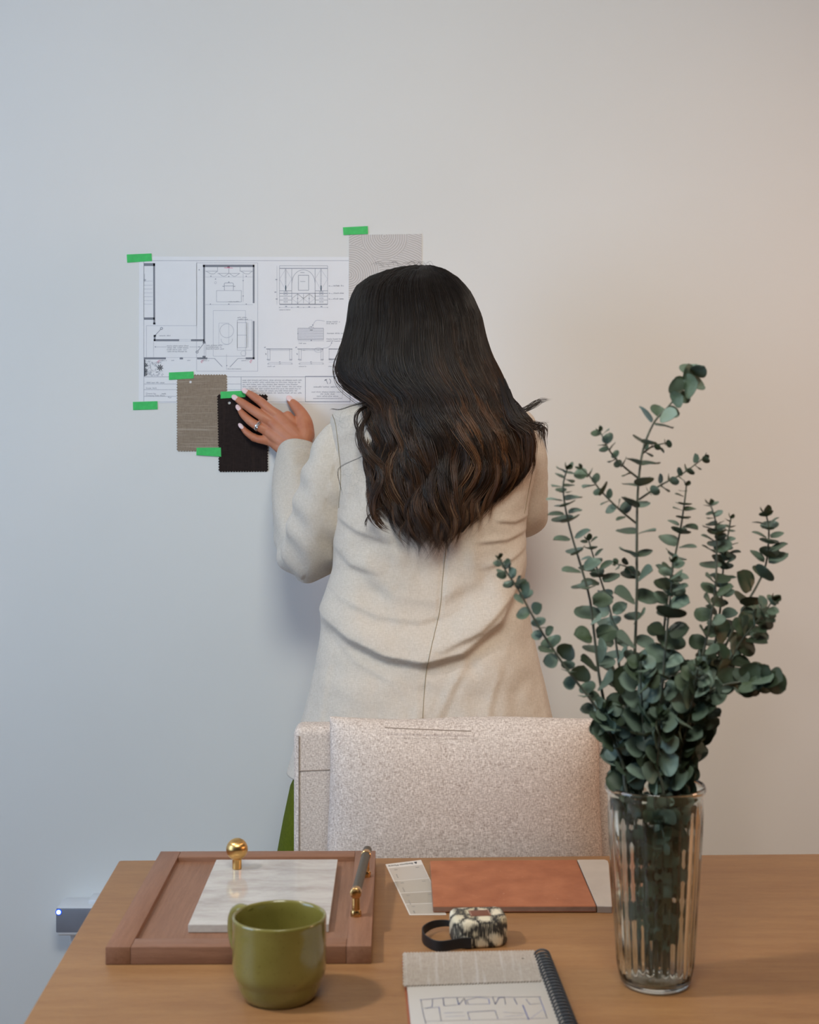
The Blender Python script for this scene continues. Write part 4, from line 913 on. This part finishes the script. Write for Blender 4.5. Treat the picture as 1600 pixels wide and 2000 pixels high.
# --- trousers and shoes
M_green = fabric('green_cloth', srgb(76, 84, 10), srgb(100, 108, 26), (0, 2), 900, bump=.15)
m = MB()
for s in (-1, 1):
    L_ = [(1400, 196, 4, .100), (1480, 236, 4, .112), (1520, 272, 3, .118), (1600, 289, 6, .122), (1665, 301, 8, .124), (1900, 330, 14, .128), (2270, 352, 30, .140)]
    yy = np.linspace(1400, 2270, 40); fo, fi, fr = [np.interp(yy, [q[0] for q in L_], [q[i] for q in L_]) for i in (1, 2, 3)]; A = np.zeros((40, 64, 3))
    for i in range(40):
        cxx = 842 + s * (fo[i] + fi[i]) / 2; rxx = (fo[i] - fi[i]) / 2; t = i / 39
        for j in range(64):
            a = 2 * math.pi * j / 64; f = 1 + (.035 * math.sin(7 * a + s) + .02 * math.sin(11 * a)) * t * (abs(math.sin(a)) if t < .35 else 1); A[i, j] = (hx(cxx + rxx * math.cos(a) * f), BD + fr[i] * math.sin(a) * f, hz(yy[i]))
    m.grid(A, True, True, True)
add('trousers', m, M_green, person, label='green wide leg trousers', smooth=1.2)
M_shoe = simple('tan_shoe', srgb(120, 86, 60), .4, .05)
for s in (-1, 1):
    add('shoe', MB().tube([(xc + s * .105, BD - .065, .030), (xc + s * .108, BD - .02, .034), (xc + s * .115, BD + .07, .032), (xc + s * .12, BD + .17, .024)], [.030, .040, .044, .030], 16, .72, True), M_shoe, person)

# --- jacket
k = N('cream_linen'); v1 = k.coord((900, 200, 150)); v2 = k.coord((150, 200, 900)); fa = k.noise(v1, 1.0, 2); fb = k.noise(v2, 1.0, 2); f = k.math('MULTIPLY', k.math('ADD', fa, fb), .5)
k.set('Base Color', k.mix(k.math('MULTIPLY', k.noise(k.coord(), 9, 3), .25), k.ramp(f, [(.3, srgb(196, 185, 171)), (.7, srgb(220, 210, 198))]), srgb(194, 181, 167))); k.set('Roughness', .88); k.set('Specular IOR Level', .12); k.set('Sheen Weight', .12)
fine = k.noise(k.coord((1, 1, 1.6)), 26, 4, .55); k.bump(k.math('ADD', k.math('MULTIPLY', f, .25), k.math('MULTIPLY', fine, 1.1)), .40, .004); M_linen = k.m
lv = [(772, 742, 950, .050), (779, 722, 968, .062), (788, 694, 996, .076), (798, 664, 1022, .088), (806, 650, 1036, .096), (818, 645, 1046, .102), (850, 645, 1051, .110), (900, 651, 1047, .115), (950, 654, 1040, .118), (995, 656, 1031, .118), (1050, 653, 1027, .112), (1110, 650, 1026, .104), (1150, 639, 1027, .102), (1185, 628, 1031, .106), (1225, 626, 1038, .112), (1300, 618, 1054, .122), (1400, 591, 1078, .132), (1460, 574, 1092, .136), (1506, 560, 1103, .138)]
lv = np.array(lv, float)
def dist_poly(X, Y, poly):
    D = np.full(X.shape, 1e9); Sg = np.zeros(X.shape)
    for (x0, y0), (x1, y1) in zip(poly, poly[1:]):
        dx, dy = x1 - x0, y1 - y0; L2 = dx*dx + dy*dy; t = np.clip(((X - x0)*dx + (Y - y0)*dy) / L2, 0, 1); ex, ey = X - x0 - t*dx, Y - y0 - t*dy
        d = np.hypot(ex, ey); sg = np.sign(dx * ey - dy * ex); k_ = d < D; D = np.where(k_, d, D); Sg = np.where(k_, sg, Sg)
    return D, D * Sg
def taper(X, Y, poly):
    (x0, y0), (x1, y1) = poly[0], poly[-1]; dx, dy = x1 - x0, y1 - y0; t = ((X - x0)*dx + (Y - y0)*dy) / (dx*dx + dy*dy); return np.clip(np.minimum(t + .12, 1.12 - t) / .3, 0, 1)
folds = [ # polyline (px), half width below, half width above, height: a roll of cloth hanging over the line
    ([(636, 1196), (690, 1232), (760, 1262), (830, 1272), (900, 1255), (965, 1200), (1020, 1112)], 19, 50, .017),
    ([(660, 1150), (740, 1188), (820, 1198), (880, 1180)], 14, 30, .0045),
    ([(690, 1085), (770, 1150), (850, 1160), (930, 1120)], 22, 34, .0045),
    ([(1030, 1030), (985, 1048), (930, 1052)], 7, 9, .0045), ([(1030, 1005), (1000, 1015), (965, 1012)], 6, 9, .0040), ([(1030, 1058), (990, 1085), (940, 1100)], 8, 12, .0040),
    ([(1022, 1085), (990, 1150), (930, 1215), (860, 1250)], 12, 26, .0070),
    ([(660, 1004), (700, 1030), (760, 1050)], 9, 16, .0045), ([(655, 1060), (690, 1095), (740, 1110)], 10, 16, .0040),
    ([(640, 1215), (700, 1275), (770, 1310)], 12, 26, .0030),
    ([(905, 1275), (875, 1330), (842, 1400)], 9, 10, .0040), ([(970, 1290), (950, 1350), (940, 1420)], 12, 12, .0030), ([(1030, 1220), (1050, 1320), (1065, 1420)], 10, 12, .0035),
    ([(740, 1415), (800, 1395), (840, 1350)], 20, 22, .0045), ([(618, 1310), (605, 1380), (590, 1440)], 9, 10, .0035), ([(650, 1260), (640, 1340), (625, 1440)], 11, 14, .0030),
    ([(700, 870), (690, 930), (676, 985)], 14, 14, .0030), ([(1040, 880), (1025, 940), (1015, 985)], 10, 12, .0025)]
NV, NA = 300, 260; py_ = np.linspace(772, 1506, NV)
Lx, Rx, Hd = [np.interp(py_, lv[:, 0], lv[:, i]) for i in (1, 2, 3)]
ker = np.hanning(9); ker /= ker.sum()
def sm(a): return np.convolve(np.pad(a, 4, 'edge'), ker, 'valid')
Lx, Rx, Hd = sm(Lx), sm(Rx), sm(Hd)
ang = np.linspace(0, 2 * np.pi, NA, endpoint=False); ca, sa = np.cos(ang), np.sin(ang)
pw = .86
ex = np.sign(ca) * np.abs(ca) ** pw; ey = np.sign(sa) * np.abs(sa) ** pw
mid = (Lx + Rx) / 2; half = (Rx - Lx) / 2
PX = mid[:, None] + half[:, None] * ex[None, :]; PY = np.repeat(py_[:, None], NA, 1)
dep = 2.445 - .02 * np.clip((py_ - 1100) / 400, 0, 1)
X = (PX - CX) / F * dep[:, None]; Z = CZ - (PY - HY) / F * dep[:, None]
Y = dep[:, None] + Hd[:, None] * ey[None, :]
# spine hollow and shoulder-blades
back = np.clip(-ey, 0, 1)[None, :] * np.ones((NV, 1))
disp = np.zeros_like(X)
for poly, wb, wa, amp in folds:
    D, Sg = dist_poly(PX, PY, poly); right = Sg > 0
    if poly[-1][0] < poly[0][0]: right = ~right
    below = right                                   # image y grows downwards: positive side lies under a left-to-right line
    prof = np.where(below, np.exp(-(D / wb) ** 2), np.exp(-(D / wa) ** 2) * (1 - .0))
    val = np.where(below, amp * (np.exp(-(D / (wb * .5)) ** 2) * 1.0 - .35 * np.exp(-((D - wb) / wb) ** 2)), amp * np.exp(-(D / wa) ** 2))
    disp += val * taper(PX, PY, poly) * (1.0 if amp > .01 else .78)
def vnoise(X, Y, sc, seed):
    r_ = np.random.default_rng(seed); G = r_.normal(size=(64, 64)); u = X / sc; v = Y / sc; i = np.floor(u).astype(int); j = np.floor(v).astype(int); fu = u - i; fv = v - j
    fu = fu*fu*(3-2*fu); fv = fv*fv*(3-2*fv); g = lambda a, b: G[a % 64, b % 64]
    return (g(i,j)*(1-fu) + g(i+1,j)*fu)*(1-fv) + (g(i,j+1)*(1-fu) + g(i+1,j+1)*fu)*fv
disp += .0016 * vnoise(PX, PY, 46, 1) + .0008 * vnoise(PX, PY * .7, 20, 2)
# centre back seam
seam_p = [(872, 1000), (868, 1060), (862, 1120), (856, 1180), (836, 1262), (828, 1320), (822, 1420), (820, 1500)]
D, _ = dist_poly(PX, PY, seam_p); disp -= .0022 * np.exp(-(D / 2.6) ** 2)
# hips push the cloth out towards the hem
nx_, ny_ = ca[None, :], sa[None, :]
Y = Y + disp * np.where(ny_ < .2, -1.0, 0) * np.clip(-ey + .25, 0, 1)[None, :]; X = X + disp * nx_ * .45 * (np.abs(nx_) > .3)
A = np.stack([X, Y, Z], -1)[::-1]
jm = MB()
inn = A[:1].copy(); inn[:, :, 0] = xc + (inn[:, :, 0] - xc) * .97; inn[:, :, 1] = BD + (inn[:, :, 1] - BD) * .95; inn2 = inn.copy(); inn2[:, :, 2] += .05; inn2[:, :, 0] = xc + (inn2[:, :, 0] - xc) * .90; inn2[:, :, 1] = BD + (inn2[:, :, 1] - BD) * .9
jm.grid(np.concatenate([inn2, inn, A]), True)
def backpt(px, py, lift=.0):
    """point on the jacket's back under a pixel (interpolated), lifted off the cloth"""
    fi = float(np.clip((py - py_[0]) / (py_[-1] - py_[0]) * (NV - 1), 0, NV - 1.001)); i = int(fi); t = fi - i; out = np.zeros(3)
    for ii, w_ in ((i, 1 - t), (i + 1, t)):
        row = np.where(sa < .02)[0]; row = row[np.argsort(PX[ii, row])]; out += w_ * np.array([np.interp(px, PX[ii, row], q[ii, row]) for q in (X, Y, Z)])
    return Vector((out[0], out[1] - lift, out[2]))
def sleeve(ctrl, rads, seed, amp, n=12):
    pts = smooth_path(ctrl, n); m_ = len(pts); rr = np.interp(np.linspace(0, len(ctrl) - 1, m_), range(len(ctrl)), rads); ns_ = 96
    tang = [(pts[min(i+1, m_-1)] - pts[max(i-1, 0)]).normalized() for i in range(m_)]; nrm = Vector((0, -1, 0)); nrm = (nrm - tang[0]*nrm.dot(tang[0])).normalized(); A = np.zeros((m_, ns_, 3)); cum = 0
    r_ = np.random.default_rng(seed); ph = r_.uniform(0, 6, 8)
    for i in range(m_):
        if i: nrm = (nrm - tang[i]*nrm.dot(tang[i])).normalized(); cum += (pts[i] - pts[i-1]).length
        b = tang[i].cross(nrm); bend = np.interp(i, [0, m_*.25, m_*.5, m_*.75, m_-1], [.25, .6, 1.0, .7, .25])
        for j in range(ns_):
            a = 2*math.pi*j/ns_
            w_ = amp * bend * (math.sin(cum * 125 + 2.2*math.sin(a + ph[0]) + ph[1]) * max(0, math.sin(a*1.5 + ph[2] + cum*9)) + .7*math.sin(cum*215 + 3*math.cos(a*2 + ph[3]) + ph[4]) * max(0, math.cos(a + ph[5])) + .5*math.sin(a*5 + cum*25 + ph[6]))
            A[i, j] = pts[i] + (nrm*math.cos(a) + b*math.sin(a)) * (rr[i] + w_)
    # cuff turned in
    tin = A[-1:].copy(); c = np.array(pts[-1]); tin = c + (tin - c) * .93; tin2 = tin - np.array(tang[-1]) * .03
    return np.concatenate([A, tin, tin2])
slc = [P(672, 840, 2.445), P(661, 868, 2.44), P(648, 925, 2.44), P(630, 1000, 2.455), P(612, 1060, 2.485), P(602, 1085, 2.525), P(593, 1065, 2.56), P(585, 1010, 2.605), P(580, 955, 2.655), P(580, 905, 2.698), P(581, 880, 2.717)]
jm.grid(sleeve(slc, [.028, .040, .049, .052, .051, .047, .049, .050, .046, .041, .0375], 3, .0048), True, True)
src = [P(1030, 850, 2.445), P(1034, 885, 2.45), P(1030, 940, 2.465), P(1026, 985, 2.49), P(1024, 1005, 2.535), P(1010, 985, 2.58), P(975, 945, 2.65), P(955, 925, 2.69)]
jm.grid(sleeve(src, [.020, .030, .036, .040, .041, .040, .038, .034], 8, .0018), True, True)
jk = add('jacket', jm, M_linen, person, label='cream linen jacket', smooth=3.0, fix=True)
M_seam = simple('jacket_seam', srgb(150, 138, 116), .9, .08)
m = MB()
m.tube([backpt(x, y, .0002) for x, y in smooth_path([Vector((a_, b_, 0)) for a_, b_ in seam_p], 12) for _ in (0,)] if False else [backpt(v.x, v.y, .0001) for v in smooth_path([Vector((a_, b_, 0)) for a_, b_ in seam_p], 30)], .0007, 6)
add('back_seam', m, M_seam, jk)
for pts in ([(641, 810), (648, 826), (653, 850), (656, 880), (658, 915), (659, 950), (656, 975), (655, 990)], [(1050, 850), (1048, 880), (1043, 920), (1037, 955), (1032, 985), (1028, 1000)]):
    sgn = 1 if pts[0][0] < 800 else -1
    m = MB().tube([P(v.x, v.y, 2.375 + .0 * sgn) if False else backpt(v.x + sgn * 9, v.y, .0004) for v in smooth_path([Vector((a_, b_, 0)) for a_, b_ in pts], 6)], .0008, 6)
    add('armhole_seam', m, M_seam, jk)

# --- hair
Lh = [(517, 812), (520, 785), (526, 756), (540, 722), (558, 698), (587, 686), (630, 681), (674, 670), (700, 664), (720, 664), (741, 674), (761, 698), (780, 718), (800, 712), (833, 710), (862, 718), (906, 721), (935, 724), (978, 727), (1007, 734), (1045, 756), (1066, 785)]
Rh = [(517, 838), (520, 856), (526, 870), (543, 895), (572, 918), (616, 938), (660, 947), (697, 959), (726, 973), (761, 991), (802, 1012), (825, 1028), (857, 1033), (900, 1033), (923, 1030), (950, 1018), (976, 1002), (1016, 975), (1040, 945), (1066, 905)]
Lh, Rh = np.array(Lh, float), np.array(Rh, float)
_yg = np.arange(517, 1067.0); _k = np.hanning(25); _k /= _k.sum()
def _round(a): q = np.interp(_yg, a[:, 0], a[:, 1]); r = np.convolve(np.pad(q, 12, 'reflect', reflect_type='odd'), _k, 'valid'); w = np.clip((_yg - 517) / 14, 0, 1); return q * (1 - w) + r * w
_Lg, _Rg = _round(Lh), _round(Rh)
def env(y): return np.interp(y, _yg, _Lg), np.interp(y, _yg, _Rg)
def sstep(a, b, x): t = np.clip((x - a) / (b - a), 0, 1); return t*t*(3-2*t)
def hair_depth(s, y):
    hw = np.clip((y - 517) / 190, 0, 1); cap = np.sqrt(np.clip(1 - (1 - hw) ** 2.6, 0, 1))
    dh = 2.475 - .125 * cap * np.sqrt(np.clip(1 - s*s*.96, 0, 1)) 
    db = 2.302 + .060 * s*s + .012 * sstep(950, 1060, y) * 0
    w_ = sstep(600, 880, y); return dh * (1 - w_) + db * w_
def hair_pts(s, y, lift):
    l, r = env(y); px = (l + r) / 2 + (r - l) / 2 * s; d = hair_depth(s, y) - lift
    return np.stack([(px - CX) / F * d, d, CZ - (y - HY) / F * d], -1)
k = N('dark_hair'); at = k.n('ShaderNodeVertexColor', _layer_name='tint'); k.set('Base Color', at.outputs[0]); k.set('Roughness', .38); k.set('Specular IOR Level', .5); k.set('Anisotropic', .0); M_hair = k.m
NSEG = 32; NCL = 290; PER = 30; cl_s = np.concatenate([rng.uniform(-1, 1, NCL - 40), np.sign(rng.uniform(-1, 1, 40)) * (1 - rng.uniform(0, .12, 40))])
VV, FF, CC = [], [], []
def endy(s): return np.interp(s, [-1, -.8, -.55, -.2, .1, .35, .6, .8, .92, 1.0], [1012, 1046, 1060, 1070, 1072, 1060, 1030, 1004, 965, 935])
base_c = np.array([.0125, .0085, .0065]); cop = np.array([.135, .058, .024]); blond = np.array([.26, .15, .075])
def strand(path_, rad0, cols):
    n = len(path_); t = np.gradient(path_, axis=0); t /= np.linalg.norm(t, axis=1)[:, None] + 1e-12
    nr = np.cross(t, np.array([0.3, -1.0, 0.2])); nr /= np.linalg.norm(nr, axis=1)[:, None] + 1e-12; b = np.cross(t, nr)
    u = np.linspace(0, 1, n); r_ = rad0 * np.minimum(1, .5 + u * 4) * np.clip((1 - u) * 5, .06, 1); V = []
    for kk in range(3):
        a = 2 * math.pi * kk / 3; V.append(path_ + (nr * math.cos(a) + b * math.sin(a)) * r_[:, None])
    V = np.stack(V, 1).reshape(-1, 3); o0 = sum(len(q) for q in VV) if False else strand.n; idx = np.arange((n - 1) * 3).reshape(n - 1, 3)
    nxt = np.roll(idx, -1, axis=1); fq = np.stack([idx, nxt, nxt + 3, idx + 3], -1).reshape(-1, 4) + o0
    VV.append(V); FF.append(fq); CC.append(np.repeat(cols, 3, axis=0)); strand.n += n * 3
strand.n = 0
def wave_phase(s): return 2.6 * np.sin(2.1 * s + .6) + 1.7 * np.sin(5.3 * s + 2.0)       # neighbouring locks swing together
for c in range(NCL):
    s0 = cl_s[c]; ph = wave_phase(s0) + rng.normal(0, .55); lam = rng.uniform(165, 235); amp = rng.uniform(9, 24); ye = endy(s0) + rng.uniform(-34, 8); lay = rng.uniform(-.008, .010); start = 517 + abs(rng.normal(0, 9)) if rng.random() < .8 else rng.uniform(540, 640)
    tint = rng.random(); hi = rng.random(); rip = rng.uniform(.0008, .0030); rl = rng.uniform(70, 150); rp = rng.uniform(0, 6.28); g0 = rng.uniform(660, 760); curl = rng.uniform(.003, .010)
    for q in range(PER):
        ds = rng.normal(0, .042); s_ = np.clip(s0 + ds, -1.02, 1.02); y1 = ye + rng.normal(0, 10); y = start + (y1 - start) * (np.linspace(0, 1, NSEG) ** .95); u = (y - start) / (y1 - start)
        conv = 1 - .72 * sstep(.45, .9, u) + .25 * sstep(.92, 1, u); s_path = s0 + (s_ - s0) * conv
        g = sstep(g0, g0 + 190, y) * (1 + .35 * sstep(930, 1060, y)); arg = 2*np.pi*(y - 700) / lam + ph + rng.normal(0, .10); wv = amp * g * np.sin(arg); dv = curl * g * np.cos(arg)
        pth = hair_pts(s_path, y, lay + rng.normal(0, .0016) + .003 * g); wv2 = wv * (1 - .30 * np.abs(s_path)); d_ = pth[:, 1]
        pth[:, 0] += wv2 / F * d_; pth[:, 1] -= dv + rip * np.sin(2*np.pi*y / rl + rp) * sstep(530, 580, y); pth[:, 0] += rng.normal(0, .0005)
        k1 = sstep(.30 - .22 * max(0, s0 + .15), .78, u) * (.95 if hi > .52 else .32 if hi > .25 else .08); k1 = np.clip(k1 * (1.5 if s0 > .15 else .9) * rng.uniform(.5, 1.3), 0, 1)[:, None]; kb = (sstep(.4, .85, u) * (.6 if (hi > .82 and q < 10) else 0))[:, None]  # copper grows towards the tips; the stronger right side paints in warm lamplight
        col = base_c * (1 - k1) + cop * k1 * (.45 + .45 * tint); col = (col * (1 - kb) + blond * kb) * rng.uniform(.5, 1.5)
        strand(pth, rng.uniform(.00026, .00048), np.concatenate([col, np.ones((NSEG, 1))], 1))
def lock(ctrl, n_, spread, rad, copper=.2, wisp=1.0):
    pts = np.array([P(*q) for q in ctrl]); sm_ = np.array(smooth_path([Vector(p_) for p_ in pts], 6)); u = np.linspace(0, 1, len(sm_))
    for q in range(n_):
        o_ = rng.normal(0, spread, 3) * np.array([1, .5, 1]); f_ = (np.sin(np.pi * np.clip(u * .8 + .1, 0, 1)) * .6 + .4 * wisp * u)[:, None]; cut = int(len(sm_) * rng.uniform(.8, 1.0)); pth = (sm_ + o_ * f_ + np.cumsum(rng.normal(0, .00012, sm_.shape), 0))[:cut]
        kk = np.clip(copper * rng.uniform(.3, 1.6) * u[:cut], 0, 1)[:, None]; col = base_c * (1 - kk) + cop * kk
        strand(pth, rad * rng.uniform(.7, 1.2), np.concatenate([col, np.ones((cut, 1))], 1))
# loose S-shaped locks lying over the lower half
for i_, s0 in enumerate(np.linspace(-.93, .90, 19)):
    s0 += rng.normal(0, .03); y0, y1 = rng.uniform(800, 880), endy(s0) - rng.uniform(0, 22); ph = wave_phase(s0) + rng.uniform(-.6, .6); ctrl = []
    for t in np.linspace(0, 1, 9):
        y = y0 + (y1 - y0) * t; l, r = env(y); am = 5 + 13 * t; ctrl.append(((l + r) / 2 + (r - l) / 2 * s0 * .97 + am * math.sin(2 * math.pi * (y - 700) / 175 + ph), y, float(hair_depth(s0, y)) - .012 - .006 * math.cos(2 * math.pi * (y - 700) / 175 + ph)))
    lock(ctrl, 46, .0052, .00032, rng.choice([.15, .45, .8]), .3)
# flicks at the right, curls at the left, loose wisps
lock([(985, 740, 2.33), (1003, 790, 2.31), (1022, 822, 2.30), (1050, 832, 2.30), (1063, 838, 2.30), (1064, 860, 2.30), (1071, 888, 2.30)], 34, .0042, .0005, .3)
lock([(985, 755, 2.33), (1000, 795, 2.32), (1015, 803, 2.31), (1035, 796, 2.31), (1055, 784, 2.31), (1078, 782, 2.31)], 36, .0040, .00045, .25)
lock([(1000, 780, 2.32), (1012, 790, 2.31), (1028, 812, 2.30), (1045, 828, 2.30), (1078, 824, 2.31)], 10, .0020, .0004, .2)
lock([(995, 760, 2.33), (1015, 820, 2.30), (1042, 835, 2.30), (1056, 842, 2.30), (1054, 872, 2.30)], 26, .0034, .0005, .35)
lock([(975, 740, 2.33), (1000, 815, 2.30), (1032, 842, 2.295), (1036, 880, 2.30), (1030, 925, 2.31)], 60, .0065, .0005, .5)
lock([(690, 600, 2.46), (676, 670, 2.45), (664, 715, 2.44), (672, 745, 2.43), (700, 770, 2.40), (724, 790, 2.37), (735, 830, 2.33)], 80, .0070, .0005, .35)
lock([(684, 640, 2.44), (670, 690, 2.43), (668, 726, 2.42), (690, 752, 2.40), (722, 775, 2.36), (748, 800, 2.33), (760, 850, 2.31)], 80, .0080, .0005, .5)
lock([(722, 790, 2.36), (700, 806, 2.34), (697, 830, 2.33), (712, 868, 2.32), (722, 900, 2.31)], 22, .0030, .00042, .2)
lock([(728, 800, 2.35), (708, 830, 2.33), (706, 860, 2.32), (722, 890, 2.31), (745, 920, 2.31), (735, 960, 2.31), (728, 1000, 2.31)], 44, .0050, .0005, .45)
lock([(735, 900, 2.31), (745, 935, 2.305), (730, 970, 2.305), (728, 1000, 2.305), (742, 1025, 2.305), (768, 1040, 2.31)], 44, .0050, .0005, .5)
lock([(748, 990, 2.305), (726, 1002, 2.305), (715, 1020, 2.305), (716, 1042, 2.31)], 8, .0012, .0004, .3)
lock([(722, 785, 2.36), (690, 792, 2.34), (664, 800, 2.35), (648, 799, 2.36), (641, 806, 2.37)], 5, .0010, .00026, .1)
lock([(720, 885, 2.31), (700, 895, 2.32), (668, 910, 2.325), (660, 925, 2.33), (668, 960, 2.33), (671, 975, 2.33)], 4, .0009, .00022, .1)
for i in range(44):                                    # flyaways over the left shoulder and around the outline
    x = rng.uniform(670, 725); y = rng.uniform(800, 960); a = rng.uniform(0, 6.28); d0 = 2.318
    lock([(x, y, d0 + .012 * (725 - x) / 60), (x + 14*math.cos(a), y + 14*math.sin(a), d0 + .004), (x + 24*math.cos(a + .8), y + 24*math.sin(a + .8), d0 + .004), (x + 30*math.cos(a + 1.5), y + 30*math.sin(a + 1.5), d0 + .006)], 1, .0005, .00006, .2)
for i in range(46):
    yy = rng.uniform(525, 800); side = rng.random() < .4; l, r = env(yy); xx = l + 6 if side else r - 6; sg = -1 if side else 1; d0 = 2.44 - .1 * sstep(690, 840, yy)
    lock([(xx, yy, d0), (xx + sg * rng.uniform(3, 10), yy + 24, d0), (xx + sg * rng.uniform(5, 20), yy + rng.uniform(40, 80), d0 - .01)], 1, .0004, .00018, .1)
for i in range(24):
    xx = rng.uniform(742, 850); lock([(xx, 522, 2.46), (xx - rng.uniform(5, 16), 514 - rng.uniform(0, 5), 2.455), (xx - rng.uniform(18, 34), 520 + rng.uniform(-4, 8), 2.45)], 1, .0003, .00016, .1)
# the mass under the strands
ys = np.linspace(518, 1040, 90); na = 56; Aq = np.zeros((90, na, 3))
for i, y in enumerate(ys):
    l, r = env(y); shr = .93 - .05 * sstep(900, 1040, y)
    for j in range(na):
        a = 2*math.pi*j/na; s_ = math.cos(a); px = (l + r)/2 + (r - l)/2 * s_ * shr
        dfront = hair_depth(s_ * .93, y) + .009; dback = (2.475 + .045 * abs(math.sin(a))) * (1 - sstep(700, 830, y)) + (hair_depth(s_ * .93, y) + .009 + .03 * abs(math.sin(a))) * sstep(700, 830, y)
        d = dfront if math.sin(a) >= 0 else dback; Aq[i, j] = ((px - CX)/F*d, d, CZ - (y - HY)/F*d)
hm = MB().grid(Aq, True, True, True); nb0 = strand.n; V = np.concatenate(VV + [np.array(hm.v)]); C_ = np.concatenate(CC + [np.tile(np.append(base_c * .9, 1), (len(hm.v), 1))])
fq = np.concatenate(FF); fm = [tuple(i + nb0 for i in f) for f in hm.f]; quads = np.array([f for f in fm if len(f) == 4]); ngon = [f for f in fm if len(f) != 4]; fq = np.concatenate([fq, quads])
V = V - np.array(wloc(person)); me = bpy.data.meshes.new('hair'); nf = len(fq); tot = nf * 4 + sum(len(f) for f in ngon)
me.vertices.add(len(V)); me.vertices.foreach_set('co', V.astype(np.float32).ravel()); me.loops.add(tot); li = np.concatenate([fq.ravel()] + [np.array(f) for f in ngon]); me.loops.foreach_set('vertex_index', li.astype(np.int32))
me.polygons.add(nf + len(ngon)); ls = list(range(0, nf * 4, 4)); q = nf * 4
for f in ngon: ls.append(q); q += len(f)
me.polygons.foreach_set('loop_start', np.array(ls, dtype=np.int32)); me.update(calc_edges=True); me.validate()
ca_ = me.color_attributes.new('tint', 'FLOAT_COLOR', 'POINT'); ca_.data.foreach_set('color', C_.astype(np.float32).ravel()); me.shade_smooth(); me.materials.append(M_hair)
ho = bpy.data.objects.new('hair', me); COL.objects.link(ho); ho.parent = person; ho['label'] = 'long dark brown wavy hair with copper highlights'
